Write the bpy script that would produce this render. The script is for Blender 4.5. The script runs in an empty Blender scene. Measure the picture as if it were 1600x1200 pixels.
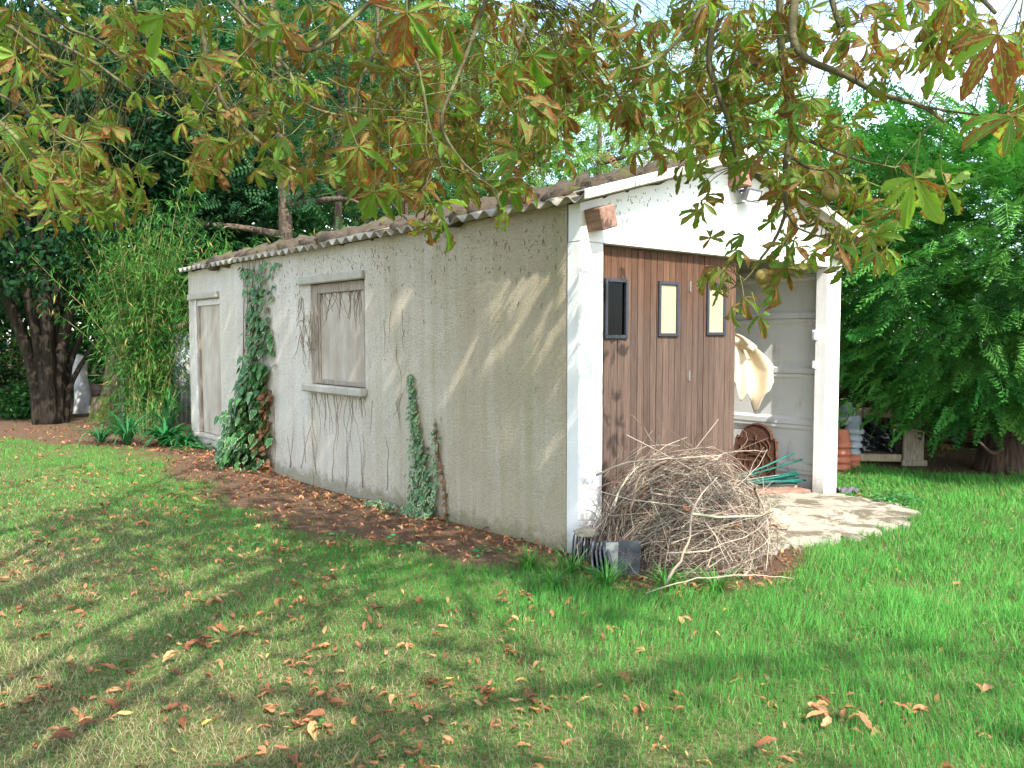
import bpy, math, random
import numpy as np
from mathutils import Matrix, Vector

# ------------------------------------------------------------------ camera, sky, sun, exposure
scn = bpy.context.scene
COL = scn.collection
F_PX, CAM_H = 1285.0, 1.5
PITCH, YAW = math.atan(72 / F_PX), math.radians(40)
cam_d = bpy.data.cameras.new('camera')
cam_d.sensor_width = 36.0
cam_d.lens = 36.0 * F_PX / 1600.0
cam_d.clip_start, cam_d.clip_end = 0.05, 2000
cam = bpy.data.objects.new('camera', cam_d)
COL.objects.link(cam)
cam.location = (0, 0, CAM_H)
cam.rotation_euler = (math.pi / 2 - PITCH, 0, -YAW)
scn.camera = cam

SUN = np.array([0.26, 0.95, -1.0])          # the way the sunlight travels
SUN_N = SUN / np.linalg.norm(SUN)
sd = bpy.data.lights.new('sun', 'SUN')
sd.energy, sd.angle, sd.color = 2.45, math.radians(0.55), (1.0, 0.95, 0.87)
so = bpy.data.objects.new('sun', sd)
COL.objects.link(so)
so.rotation_euler = Vector(SUN_N).to_track_quat('-Z', 'Y').to_euler()
so.location = (-4, -14, 16)

world = bpy.data.worlds.new('World')
scn.world = world
world.use_nodes = True
wt = world.node_tree
wt.nodes.clear()
sky = wt.nodes.new('ShaderNodeTexSky')
sky.sky_type = 'NISHITA'
sky.sun_disc = False
sky.sun_elevation = math.asin(-SUN_N[2])
sky.sun_rotation = math.atan2(-SUN_N[0], -SUN_N[1])
wc = wt.nodes.new('ShaderNodeTexCoord')
wn = wt.nodes.new('ShaderNodeTexNoise')
wn.inputs['Scale'].default_value = 2.6
wn.inputs['Detail'].default_value = 7
wr = wt.nodes.new('ShaderNodeValToRGB')
wr.color_ramp.elements[0].position = 0.45
wr.color_ramp.elements[1].position = 0.68
wm = wt.nodes.new('ShaderNodeMix')
wm.data_type = 'RGBA'
wm.inputs[7].default_value = (6.6, 7.0, 7.4, 1)
bg = wt.nodes.new('ShaderNodeBackground')
bg.inputs['Strength'].default_value = 0.15
wo = wt.nodes.new('ShaderNodeOutputWorld')
wt.links.new(wc.outputs['Generated'], wn.inputs['Vector'])
wt.links.new(wn.outputs['Fac'], wr.inputs['Fac'])
wt.links.new(wr.outputs['Color'], wm.inputs[0])
wt.links.new(sky.outputs['Color'], wm.inputs[6])
wt.links.new(wm.outputs[2], bg.inputs['Color'])
wt.links.new(bg.outputs[0], wo.inputs['Surface'])

scn.view_settings.view_transform = 'Standard'
scn.view_settings.look = 'None'
scn.view_settings.exposure = 1.95
scn.view_settings.gamma = 1.0
scn.view_settings.use_curve_mapping = False
scn.cycles.max_bounces = 5
scn.cycles.diffuse_bounces = 3
scn.cycles.adaptive_threshold = 0.02
scn.cycles.glossy_bounces = 2
scn.cycles.transmission_bounces = 4
scn.cycles.transparent_max_bounces = 8

RNG = np.random.default_rng(7)
random.seed(7)
PI = math.pi

# ------------------------------------------------------------------ measuring helpers
_fw = np.array([math.sin(YAW) * math.cos(PITCH), math.cos(YAW) * math.cos(PITCH), -math.sin(PITCH)])
_rt = np.array([math.cos(YAW), -math.sin(YAW), 0.0])
_up = np.cross(_rt, _fw)
_C = np.array([0, 0, CAM_H])
FWD2 = np.array([math.sin(YAW), math.cos(YAW), 0.0])


def at(x, y, d):
    """a point of the place at a measured photo position and a distance in metres"""
    return _C + d * (_fw + _rt * (x - 800) / F_PX - _up * (y - 600) / F_PX)


def ground_at(x, d):
    return np.array([0, 0, 0.0]) + d * (FWD2 + _rt * (x - 800) / F_PX)


def proj(p):
    v = np.asarray(p, float) - _C
    d = v @ _fw
    d = np.where(np.abs(d) < 1e-6, 1e-6, d)
    return 800 + F_PX * (v @ _rt) / d, 600 - F_PX * (v @ _up) / d, d


def gz(x, y):
    """height of the ground: nearly flat, with a slight dip along the shed's long wall"""
    x = np.asarray(x, float); y = np.asarray(y, float)
    dip = -0.075 * np.exp(-((y - 7.8) / 2.4) ** 2) * np.exp(-((x - 3.9) / 1.1) ** 2)
    roll = 0.016 * np.sin(x * 1.3 + 0.4) * np.sin(y * 1.1) + 0.012 * np.sin(x * 2.9 + y * 2.1)
    far = 1.0 - np.exp(-(np.maximum(0, np.hypot(x - 5.6, y - 6) - 3.5) / 2.0) ** 2)
    return dip + roll * far


# ------------------------------------------------------------------ objects and meshes
def tag(o, label=None, cat=None, group=None, kind=None):
    if label: o['label'] = label
    if cat: o['category'] = cat
    if group: o['group'] = group
    if kind: o['kind'] = kind
    return o


def thing(name, loc, label, cat, group=None):
    o = bpy.data.objects.new(name, None)
    o.empty_display_size = 0.2
    COL.objects.link(o)
    o.location = tuple(float(v) for v in loc)
    return tag(o, label, cat, group)


def wloc(o):
    v = Vector(o.location)
    p = o.parent
    while p:
        v = v  # geometry is kept in world space, see put()
        p = p.parent
    return v


def put(name, me, parent=None, mat=None, matrix=None):
    """link a mesh as one object; geometry is in world space unless a matrix is given"""
    o = bpy.data.objects.new(name, me)
    COL.objects.link(o)
    if mat is not None and not me.materials:
        me.materials.append(mat)
    if parent is not None:
        o.parent = parent
        inv = Matrix.Identity(4)
        p = parent
        chain = []
        while p is not None:
            chain.append(p)
            p = p.parent
        m = Matrix.Identity(4)
        for q in reversed(chain):
            m = m @ q.matrix_parent_inverse @ q.matrix_basis
        o.matrix_parent_inverse = m.inverted()
    if matrix is not None:
        o.matrix_basis = matrix
    return o


def mesh(name, V, F, mat=None, smooth=False, luv=None, rnd=None):
    me = bpy.data.meshes.new(name)
    V = np.asarray(V, dtype=np.float32)
    if isinstance(F, np.ndarray):
        m, k = F.shape
        me.vertices.add(len(V)); me.vertices.foreach_set('co', V.ravel())
        me.loops.add(m * k); me.loops.foreach_set('vertex_index', F.astype(np.int32).ravel())
        me.polygons.add(m)
        me.polygons.foreach_set('loop_start', np.arange(0, m * k, k, dtype=np.int32))
        me.update(calc_edges=True)
    else:
        me.from_pydata([tuple(v) for v in V.tolist()], [], F)
        me.update()
    if smooth:
        me.polygons.foreach_set('use_smooth', np.ones(len(me.polygons), dtype=bool))
    if luv is not None:
        a = me.attributes.new('luv', 'FLOAT_VECTOR', 'POINT')
        a.data.foreach_set('vector', np.asarray(luv, dtype=np.float32).ravel())
    if rnd is not None:
        a = me.attributes.new('rnd', 'FLOAT', 'POINT')
        a.data.foreach_set('value', np.asarray(rnd, dtype=np.float32).ravel())
    if mat is not None:
        me.materials.append(mat)
    return me


class MB:
    def __init__(self):
        self.v, self.f = [], []

    def add(self, V, F):
        n = len(self.v)
        self.v += [tuple(map(float, p)) for p in V]
        self.f += [tuple(i + n for i in f) for f in F]
        return self

    def box(self, lo, hi, bev=0.0, M=None):
        (x0, y0, z0), (x1, y1, z1) = lo, hi
        if bev <= 0:
            V = [(x, y, z) for z in (z0, z1) for y in (y0, y1) for x in (x0, x1)]
            F = [(0, 2, 3, 1), (4, 5, 7, 6), (0, 1, 5, 4), (2, 6, 7, 3), (0, 4, 6, 2), (1, 3, 7, 5)]
        else:
            b = min(bev, (x1 - x0) * .45, (y1 - y0) * .45, (z1 - z0) * .45)
            V, idx = [], {}
            for ix in (0, 1):
                for iy in (0, 1):
                    for iz in (0, 1):
                        X, Y, Z = (x0, x1)[ix], (y0, y1)[iy], (z0, z1)[iz]
                        sx, sy, sz = (1, -1)[ix] * b, (1, -1)[iy] * b, (1, -1)[iz] * b
                        for k, p in enumerate(((X, Y + sy, Z + sz), (X + sx, Y, Z + sz), (X + sx, Y + sy, Z))):
                            idx[(ix, iy, iz, k)] = len(V); V.append(p)
            F = []
            g = lambda a, b_, c, k: idx[(a, b_, c, k)]
            for s in (0, 1):
                q = [g(s, 0, 0, 0), g(s, 1, 0, 0), g(s, 1, 1, 0), g(s, 0, 1, 0)]; F.append(q if s else q[::-1])
                q = [g(0, s, 0, 1), g(1, s, 0, 1), g(1, s, 1, 1), g(0, s, 1, 1)]; F.append(q[::-1] if s else q)
                q = [g(0, 0, s, 2), g(1, 0, s, 2), g(1, 1, s, 2), g(0, 1, s, 2)]; F.append(q if s else q[::-1])
            for a in (0, 1):
                for c in (0, 1):
                    q = [g(0, a, c, 1), g(1, a, c, 1), g(1, a, c, 2), g(0, a, c, 2)]; F.append(q if (a == c) else q[::-1])
                    q = [g(a, 0, c, 0), g(a, 1, c, 0), g(a, 1, c, 2), g(a, 0, c, 2)]; F.append(q[::-1] if (a == c) else q)
                    q = [g(a, c, 0, 0), g(a, c, 1, 0), g(a, c, 1, 1), g(a, c, 0, 1)]; F.append(q if (a == c) else q[::-1])
            for ix in (0, 1):
                for iy in (0, 1):
                    for iz in (0, 1):
                        q = [g(ix, iy, iz, 0), g(ix, iy, iz, 1), g(ix, iy, iz, 2)]
                        F.append(q if (ix + iy + iz) % 2 else q[::-1])
        if M is not None:
            V = [tuple(M @ Vector(p)) for p in V]
        return self.add(V, F)

    def tube(self, P, R, n=6, cap=True):
        V, F = tube(P, R, n, cap)
        return self.add(V, F)

    def lathe(self, prof, c, n=20, M=None):
        V, F = [], []
        for r, z in prof:
            for k in range(n):
                a = 2 * PI * k / n
                V.append((c[0] + r * math.cos(a), c[1] + r * math.sin(a), c[2] + z))
        for i in range(len(prof) - 1):
            for k in range(n):
                F.append((i * n + k, i * n + (k + 1) % n, (i + 1) * n + (k + 1) % n, (i + 1) * n + k))
        if M is not None:
            V = [tuple(M @ Vector(p)) for p in V]
        return self.add(V, F)

    def prism(self, poly, ax, a, b):
        """polygon in the two other axes, extruded along axis ax from a to b"""
        n = len(poly)
        V = []
        for t in (a, b):
            for p in poly:
                q = list(p); q.insert(ax, t); V.append(tuple(q))
        F = [tuple(range(n))[::-1], tuple(range(n, 2 * n))]
        F += [(i, (i + 1) % n, n + (i + 1) % n, n + i) for i in range(n)]
        return self.add(V, F)

    def mesh(self, name, mat=None, smooth=False):
        return mesh(name, np.array(self.v), self.f, mat, smooth)

    def put(self, name, mat, parent=None, smooth=False):
        return put(name, self.mesh(name, mat, smooth), parent)


def tube(P, R, n=6, cap=True):
    P = np.asarray(P, float)
    m = len(P)
    R = np.broadcast_to(np.asarray(R, float), (m,))
    T = np.gradient(P, axis=0)
    T /= np.maximum(np.linalg.norm(T, axis=1, keepdims=True), 1e-9)
    ref = np.array([0, 0, 1.0]) if abs(T[0][2]) < 0.9 else np.array([1.0, 0, 0])
    V = []
    u = np.cross(T[0], ref); u /= np.linalg.norm(u)
    ang = np.arange(n) * 2 * PI / n
    for i in range(m):
        u = u - T[i] * (u @ T[i]); u /= max(np.linalg.norm(u), 1e-9)
        w = np.cross(T[i], u)
        V.append(P[i] + R[i] * (np.cos(ang)[:, None] * u + np.sin(ang)[:, None] * w))
    V = np.concatenate(V)
    F = []
    for i in range(m - 1):
        for k in range(n):
            F.append((i * n + k, i * n + (k + 1) % n, (i + 1) * n + (k + 1) % n, (i + 1) * n + k))
    if cap:
        F.append(tuple(range(n))[::-1]); F.append(tuple(range((m - 1) * n, m * n)))
    return V, F


def smooth_path(P, per=5):
    P = np.asarray(P, float)
    Q = np.vstack([2 * P[0] - P[1], P, 2 * P[-1] - P[-2]])
    out = []
    for i in range(1, len(Q) - 2):
        for t in np.linspace(0, 1, per, endpoint=False):
            a, b, c, d = Q[i - 1], Q[i], Q[i + 1], Q[i + 2]
            out.append(0.5 * (2 * b + (c - a) * t + (2 * a - 5 * b + 4 * c - d) * t * t + (3 * b - a - 3 * c + d) * t ** 3))
    out.append(P[-1])
    return np.array(out)


def frames(xd, up):
    """rotation matrices with the first axis along xd and the third near up"""
    xd = xd / np.maximum(np.linalg.norm(xd, axis=-1, keepdims=True), 1e-9)
    yd = np.cross(up, xd)
    yd /= np.maximum(np.linalg.norm(yd, axis=-1, keepdims=True), 1e-9)
    zd = np.cross(xd, yd)
    return np.stack([xd, yd, zd], axis=-1)


def m4(R, p, s=1.0):
    M = np.eye(4); M[:3, :3] = R * s; M[:3, 3] = p
    return Matrix(M.tolist())


def bake(tem, pos, R, s):
    """copies of a template joined into one mesh's arrays"""
    V, F, L = tem
    s = np.broadcast_to(np.asarray(s, float), (len(pos),))
    W = np.einsum('nij,kj->nki', R, V) * s[:, None, None] + pos[:, None, :]
    n = len(V)
    FF = (F[None] + (np.arange(len(pos)) * n)[:, None, None]).reshape(-1, F.shape[1])
    return W.reshape(-1, 3), FF, np.tile(L, (len(pos), 1))


def join(parts):
    Vs, Fs, Ls, Rs, o = [], [], [], [], 0
    for V, F, L, r in parts:
        Vs.append(V); Fs.append(F + o); Ls.append(L); Rs.append(r); o += len(V)
    return np.concatenate(Vs), np.concatenate(Fs), np.concatenate(Ls), np.concatenate(Rs)


def bake_many(tems, pos, R, s, rng, rnd=None):
    pick = rng.integers(0, len(tems), len(pos))
    s = np.broadcast_to(np.asarray(s, float), (len(pos),))
    if rnd is None:
        rnd = rng.random(len(pos))
    parts = []
    for k, t in enumerate(tems):
        q = pick == k
        if not q.any():
            continue
        V, F, L = bake(t, pos[q], R[q], s[q])
        parts.append((V, F, L, np.repeat(rnd[q], len(t[0]))))
    return join(parts)


def unit(v):
    v = np.asarray(v, float)
    return v / np.maximum(np.linalg.norm(v, axis=-1, keepdims=True), 1e-9)


def rand_dirs(n, rng):
    return unit(rng.normal(size=(n, 3)))


# ------------------------------------------------------------------ materials
class N:
    """small node-building helper; sockets or numbers may be passed as inputs"""

    def __init__(self, name):
        self.m = bpy.data.materials.new(name)
        self.m.use_nodes = True
        self.t = self.m.node_tree
        self.t.nodes.clear()
        self.out = self.t.nodes.new('ShaderNodeOutputMaterial')

    def set(self, sock, v):
        if isinstance(v, bpy.types.NodeSocket):
            self.t.links.new(v, sock)
        elif isinstance(v, (tuple, list)):
            v = tuple(v)
            try:
                sock.default_value = v if len(v) != 3 or sock.type != 'RGBA' else v + (1,)
            except Exception:
                sock.default_value = v[:3]
        else:
            sock.default_value = v

    def node(self, typ, out=0, props=None, **ins):
        n = self.t.nodes.new(typ)
        for k, v in (props or {}).items():
            setattr(n, k, v)
        for k, v in ins.items():
            k2 = int(k[1:]) if k[0] == '_' else k
            self.set(n.inputs[k2], v)
        return n.outputs[out]

    def pos(self):
        return self.node('ShaderNodeNewGeometry', 'Position')

    def obj(self):
        return self.node('ShaderNodeTexCoord', 'Object')

    def orand(self):
        return self.node('ShaderNodeObjectInfo', 'Random')

    def attr(self, name, out='Fac'):
        return self.node('ShaderNodeAttribute', out, {'attribute_name': name})

    def rnd(self):
        return self.math('FRACT', self.math('ADD', self.attr('rnd'), self.orand()))

    def map(self, v, scale=(1, 1, 1), loc=(0, 0, 0), rot=(0, 0, 0)):
        return self.node('ShaderNodeMapping', 0, None, Vector=v, Scale=scale, Location=loc, Rotation=rot)

    def noise(self, v, scale, detail=4, rough=0.55, out='Fac', dist=0.0):
        return self.node('ShaderNodeTexNoise', out, None, Vector=v, Scale=scale, Detail=detail, Roughness=rough, Distortion=dist)

    def vor(self, v, scale, out='Distance', feature='F1', rand=1.0):
        return self.node('ShaderNodeTexVoronoi', out, {'feature': feature}, Vector=v, Scale=scale, Randomness=rand)

    def math(self, op, a, b=0.0, c=0.0, clamp=False):
        n = self.t.nodes.new('ShaderNodeMath')
        n.operation = op
        n.use_clamp = clamp
        self.set(n.inputs[0], a); self.set(n.inputs[1], b); self.set(n.inputs[2], c)
        return n.outputs[0]

    def ramp(self, f, stops, interp='LINEAR'):
        n = self.t.nodes.new('ShaderNodeValToRGB')
        e = n.color_ramp
        e.interpolation = interp
        while len(e.elements) < len(stops):
            e.elements.new(0.5)
        for el, (p, c) in zip(e.elements, stops):
            el.position = p
            el.color = (c, c, c, 1) if not isinstance(c, (tuple, list)) else tuple(c) + (1,)
        self.set(n.inputs[0], f)
        return n.outputs[0]

    def step(self, f, a, b):
        n = self.t.nodes.new('ShaderNodeMapRange')
        n.interpolation_type = 'SMOOTHSTEP'
        self.set(n.inputs[0], f); self.set(n.inputs[1], a); self.set(n.inputs[2], b)
        return n.outputs[0]

    def mix(self, f, a, b, blend='MIX'):
        n = self.t.nodes.new('ShaderNodeMix')
        n.data_type = 'RGBA'
        n.blend_type = blend
        self.set(n.inputs[0], f); self.set(n.inputs[6], a); self.set(n.inputs[7], b)
        return n.outputs[2]

    def xyz(self, v):
        n = self.t.nodes.new('ShaderNodeSeparateXYZ')
        self.set(n.inputs[0], v)
        return n.outputs

    def comb(self, x, y, z):
        return self.node('ShaderNodeCombineXYZ', 0, None, X=x, Y=y, Z=z)

    def hsv(self, c, h=0.5, s=1.0, v=1.0):
        return self.node('ShaderNodeHueSaturation', 0, None, Color=c, Hue=h, Saturation=s, Value=v)

    def bump(self, h, strength=0.5, dist=0.01):
        return self.node('ShaderNodeBump', 0, None, Height=h, Strength=strength, Distance=dist)

    def bsdf(self, col, rough=0.8, normal=None, spec=0.3, metal=0.0, **kw):
        ins = {'Base Color': col, 'Roughness': rough, 'Metallic': metal, 'Specular IOR Level': spec}
        ins.update({k.replace('__', ' '): v for k, v in kw.items()})
        if normal is not None:
            ins['Normal'] = normal
        return self.node('ShaderNodeBsdfPrincipled', 0, None, **ins)

    def done(self, s):
        self.t.links.new(s, self.out.inputs['Surface'])
        return self.m


MAT = {}


def leaf_mat(name, dark, light, rough=0.55, trans=0.35, tint=None, spec=0.10, hue=0.03):
    n = N(name)
    r = n.rnd()
    c = n.mix(r, dark, light)
    big = n.noise(n.pos(), 0.9, 2)
    c = n.hsv(c, n.math('ADD', 0.5 - hue, n.math('MULTIPLY', big, 2 * hue)), 1.0, n.math('ADD', 0.7, n.math('MULTIPLY', n.math('FRACT', n.math('MULTIPLY', r, 7.31)), 0.6)))
    if tint:
        c = n.mix(n.math('GREATER_THAN', n.math('FRACT', n.math('MULTIPLY', r, 13.7)), 1 - tint[0]), c, tint[1])
    p = n.bsdf(c, rough, spec=spec)
    t = n.node('ShaderNodeBsdfTranslucent', 0, None, Color=n.hsv(c, 0.49, 1.1, 1.35))
    MAT[name] = n.done(n.node('ShaderNodeMixShader', 0, None, _0=trans, _1=p, _2=t))


def build_materials():
    # pebbledash render of the long wall: grey-white with olive dirt, streaks and splashes
    n = N('wall_render'); p = n.pos(); x, y, z = n.xyz(p)
    peb = n.vor(p, 95); fine = n.noise(p, 160, 3); big = n.noise(p, 0.9, 5)
    streak = n.noise(n.map(p, (9, 9, 0.55)), 1.0, 6, 0.65)
    near = n.step(y, 8.6, 4.6)
    dirt = n.math('ADD', n.math('MULTIPLY', near, 0.70), n.math('MULTIPLY', n.math('SUBTRACT', n.math('ADD', n.math('MULTIPLY', streak, 0.7), n.math('MULTIPLY', big, 0.5)), 0.42), 1.7), clamp=True)
    base = n.mix(n.noise(p, 2.2, 4), (0.66, 0.61, 0.52), (0.78, 0.745, 0.67))
    pinkish = n.step(n.noise(n.map(p, (1, 1, 0.4)), 1.1, 3), 0.5, 0.72)
    base = n.mix(n.math('MULTIPLY', pinkish, 0.6), base, (0.56, 0.50, 0.45))
    olive = n.mix(n.noise(p, 3.5, 4), (0.36, 0.295, 0.185), (0.49, 0.42, 0.295))
    c = n.mix(n.math('MULTIPLY', dirt, 0.92), base, olive)
    speck = n.math('MULTIPLY', n.step(n.noise(p, 85, 3, 0.75), 0.50, 0.60), 0.50)
    c = n.mix(speck, c, (0.26, 0.22, 0.15))
    green = n.math('MULTIPLY', n.step(n.noise(n.map(p, (5, 5, 0.35)), 1.0, 4), 0.5, 0.75), n.step(y, 5.4, 4.1))
    c = n.mix(n.math('MULTIPLY', green, 0.5), c, (0.27, 0.27, 0.12))
    foot = n.math('MULTIPLY', n.step(n.math('ADD', z, n.math('MULTIPLY', n.noise(p, 9, 7, 0.75), -0.42)), -0.08, -0.20), 0.6)
    c = n.mix(foot, c, n.mix(n.noise(p, 9), (0.13, 0.10, 0.06), (0.20, 0.20, 0.07)))
    h = n.math('ADD', n.noise(p, 120, 2, .6), n.math('MULTIPLY', n.noise(p, 70, 2), 1.0))
    MAT['wall_render'] = n.done(n.bsdf(c, 0.9, n.bump(h, 0.9, 0.014), 0.15))

    # whiter painted render of the front
    n = N('front_render'); p = n.pos(); x, y, z = n.xyz(p)
    c = n.mix(n.noise(p, 2.5, 5), (0.74, 0.72, 0.68), (0.84, 0.83, 0.81))
    c = n.mix(n.math('MULTIPLY', n.step(n.noise(n.map(p, (8, 8, .8)), 1.0, 6, .7), 0.5, 0.8), 0.45), c, (0.46, 0.42, 0.34))
    c = n.mix(n.math('MULTIPLY', n.step(n.math('ADD', z, n.math('MULTIPLY', n.noise(p, 7, 5, .7), -0.4)), 0.05, -0.2), 0.7), c, (0.27, 0.24, 0.17))
    h = n.math('ADD', n.noise(p, 110, 2), n.math('MULTIPLY', n.noise(p, 230, 2), 0.6))
    MAT['front_render'] = n.done(n.bsdf(c, 0.88, n.bump(h, 0.7, 0.009), 0.15))

    n = N('gable_paint'); p = n.pos()
    c = n.mix(n.noise(p, 3, 5), (0.74, 0.73, 0.69), (0.84, 0.83, 0.80))
    tick = n.step(n.noise(n.map(p, (40, 40, 11)), 1.0, 3, .6), 0.62, 0.72)
    c = n.mix(n.math('MULTIPLY', tick, n.math('MULTIPLY', n.step(n.noise(p, 3.1, 3), 0.45, 0.6), 0.7)), c, (0.28, 0.24, 0.18))
    MAT['gable_paint'] = n.done(n.bsdf(c, 0.85, n.bump(n.noise(p, 55, 4), 0.35, 0.006), 0.15))

    n = N('pale_panel'); p = n.pos()
    c = n.mix(n.ramp(n.noise(n.map(p, (3, 3, 1)), 1.2, 6, .65), [(.3, 0.), (.7, 1.)]), (0.29, 0.235, 0.175), (0.51, 0.455, 0.38))
    c = n.mix(n.math('MULTIPLY', n.step(n.noise(n.map(p, (22, 22, 1.5)), 1.0, 4), .55, .75), .4), c, (0.34, 0.29, 0.21))
    MAT['pale_panel'] = n.done(n.bsdf(c, 0.85, n.bump(n.math('ADD', n.noise(p, 60, 4), n.vor(p, 90)), 0.4, 0.006), 0.2))

    n = N('grey_concrete'); p = n.pos()
    c = n.mix(n.noise(p, 4, 6, .65), (0.30, 0.27, 0.21), (0.50, 0.47, 0.40))
    c = n.mix(n.math('MULTIPLY', n.step(n.noise(p, 60, 3), .5, .7), .5), c, (0.2, 0.18, 0.12))
    MAT['grey_concrete'] = n.done(n.bsdf(c, 0.92, n.bump(n.noise(p, 70, 5, .7), 0.6, 0.01), 0.15))

    n = N('inner_concrete'); p = n.pos(); x, y, z = n.xyz(p)
    c = n.mix(n.noise(n.map(p, (1, 1, 2.5)), 3, 6, .65), (0.60, 0.60, 0.57), (0.78, 0.77, 0.74))
    c = n.mix(n.math('MULTIPLY', n.step(n.noise(n.map(p, (3, 3, 1)), 2.1, 5, .7), .55, .72), .4), c, (0.36, 0.28, 0.18))
    MAT['inner_concrete'] = n.done(n.bsdf(c, 0.9, n.bump(n.noise(p, 45, 5, .7), 0.35, 0.006), 0.15))

    n = N('slab_concrete'); p = n.pos()
    c = n.mix(n.noise(p, 3.2, 7, .7), (0.25, 0.21, 0.145), (0.56, 0.51, 0.42))
    c = n.mix(n.math('MULTIPLY', n.step(n.noise(p, 2.6, 7, .75, dist=.6), .47, .56), .85), c, (0.115, 0.095, 0.055))
    c = n.mix(n.math('MULTIPLY', n.step(n.noise(p, 38, 5, .8), .55, .7), .55), c, (0.12, 0.11, 0.06))
    MAT['slab_concrete'] = n.done(n.bsdf(c, 0.92, n.bump(n.noise(p, 35, 7, .75), 0.8, 0.02), 0.15))

    n = N('roof_sheet'); p = n.pos()
    c = n.mix(n.noise(p, 6, 6, .7), (0.30, 0.27, 0.21), (0.55, 0.52, 0.45))
    up = n.node('ShaderNodeNewGeometry', 'Normal'); nz = n.xyz(up)[2]
    mossy = n.math('MULTIPLY', n.step(nz, 0.25, 0.7), n.step(n.noise(p, 5, 6, .7), .30, .5))
    c = n.mix(mossy, c, n.mix(n.noise(p, 14, 5), (0.09, 0.07, 0.045), (0.21, 0.165, 0.11)))
    yel = n.math('MULTIPLY', n.step(n.noise(p, 11, 4, .7), .66, .72), .8)
    c = n.mix(yel, c, (0.42, 0.27, 0.07))
    MAT['roof_sheet'] = n.done(n.bsdf(c, 0.95, n.bump(n.noise(p, 40, 6, .75), 0.7, 0.012), 0.1))

    n = N('roof_edge'); p = n.pos()
    c = n.mix(n.noise(p, 7, 6, .7), (0.44, 0.41, 0.34), (0.70, 0.68, 0.62))
    c = n.mix(n.math('MULTIPLY', n.step(n.noise(p, 22, 5, .7), .55, .68), .7), c, (0.22, 0.18, 0.11))
    MAT['roof_edge'] = n.done(n.bsdf(c, 0.92, n.bump(n.noise(p, 60, 5), 0.4, 0.006), 0.15))

    n = N('roof_moss'); p = n.pos()
    c = n.mix(n.noise(p, 13, 6, .7), (0.05, 0.04, 0.028), (0.17, 0.135, 0.10))
    c = n.mix(n.step(n.noise(p, 4, 4), .55, .68), c, (0.12, 0.12, 0.04))
    MAT['roof_moss'] = n.done(n.bsdf(c, 1.0, n.bump(n.noise(p, 70, 6, .8), 1.0, 0.02), 0.05))

    # weathered boards: brown, bleached purplish-grey on the lower half, grain along the height
    n = N('door_board'); p = n.pos(); x, y, z = n.xyz(p); r = n.orand()
    q = n.node('ShaderNodeVectorMath', 0, {'operation': 'ADD'}, _0=p, _1=n.comb(n.math('MULTIPLY', r, 9.0), 0.0, n.math('MULTIPLY', r, 31.0)))
    grain = n.ramp(n.noise(n.map(q, (120, 120, 3.5)), 1.0, 6, .75), [(.30, 0.), (.70, 1.)])
    g2 = n.noise(n.map(q, (170, 170, 6)), 1.0, 3)
    fresh = n.mix(grain, (0.046, 0.021, 0.011), (0.158, 0.072, 0.036))
    worn = n.mix(grain, (0.030, 0.021, 0.016), (0.150, 0.104, 0.082))
    low = n.step(n.math('ADD', z, n.math('MULTIPLY', n.noise(n.map(q, (6, 6, .9)), 1.0, 5, .7), 1.5)), 3.0, 2.1)
    c = n.mix(n.math('MULTIPLY', low, 0.85), fresh, worn)
    c = n.hsv(c, 0.5, 1.0, n.math('ADD', 0.8, n.math('MULTIPLY', r, 0.45)))
    c = n.mix(n.math('MULTIPLY', n.step(g2, .60, .72), .35), c, (0.07, 0.04, 0.03))
    MAT['door_board'] = n.done(n.bsdf(c, 0.72, n.bump(grain, 0.45, 0.004), 0.25))

    def plain(name, a, b, scale=20, rough=0.7, bump=0.25, dist=0.004, spec=0.3, metal=0.0, st=(1, 1, 1), rv=0.0, **kw):
        n = N(name); p = n.map(n.pos(), st)
        f = n.noise(p, scale, 5, .65)
        c = n.mix(n.ramp(f, [(0.3, 0.0), (0.7, 1.0)]), a, b)
        if rv:
            c = n.hsv(c, 0.5, 1.0, n.math('ADD', 1 - rv, n.math('MULTIPLY', n.rnd(), 2 * rv)))
        MAT[name] = n.done(n.bsdf(c, rough, n.bump(f, bump, dist), spec, metal, **kw))

    plain('beam_wood', (0.17, 0.09, 0.06), (0.36, 0.22, 0.16), 8, .8, .5, .008, st=(6, .6, 6))
    plain('old_wood', (0.16, 0.12, 0.085), (0.42, 0.36, 0.29), 9, .85, .5, .006, st=(8, 8, .8))
    plain('pale_paint_wood', (0.38, 0.34, 0.28), (0.70, 0.68, 0.64), 9, .75, .4, .004, st=(5, 5, .8))
    plain('black_frame', (0.018, 0.022, 0.032), (0.035, 0.042, 0.055), 30, .35, .1, .002, spec=.5)
    plain('cream_board', (0.36, 0.29, 0.185), (0.42, 0.345, 0.23), 5, .5, .08, .002)
    plain('hinge_metal', (0.20, 0.17, 0.14), (0.34, 0.31, 0.28), 30, .45, .2, .002, metal=.6)
    plain('white_plastic', (0.72, 0.72, 0.72), (0.80, 0.80, 0.80), 20, .4, .05, .001)
    plain('grey_plastic', (0.30, 0.33, 0.36), (0.42, 0.45, 0.49), 12, .5, .15, .002)
    plain('lamp_body', (0.10, 0.10, 0.11), (0.19, 0.19, 0.20), 20, .45, .1, .001)
    plain('orange_plastic', (0.42, 0.125, 0.07), (0.55, 0.20, 0.115), 9, .55, .15, .002)
    plain('rust_iron', (0.05, 0.024, 0.016), (0.155, 0.072, 0.046), 35, .85, .8, .004, spec=.25, metal=.1)
    plain('stake_green', (0.006, 0.075, 0.06), (0.015, 0.13, 0.10), 30, .4, .15, .001, rv=.3)
    plain('red_board', (0.20, 0.095, 0.065), (0.40, 0.22, 0.16), 5, .8, .4, .004, st=(1.5, 8, 8))
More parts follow.
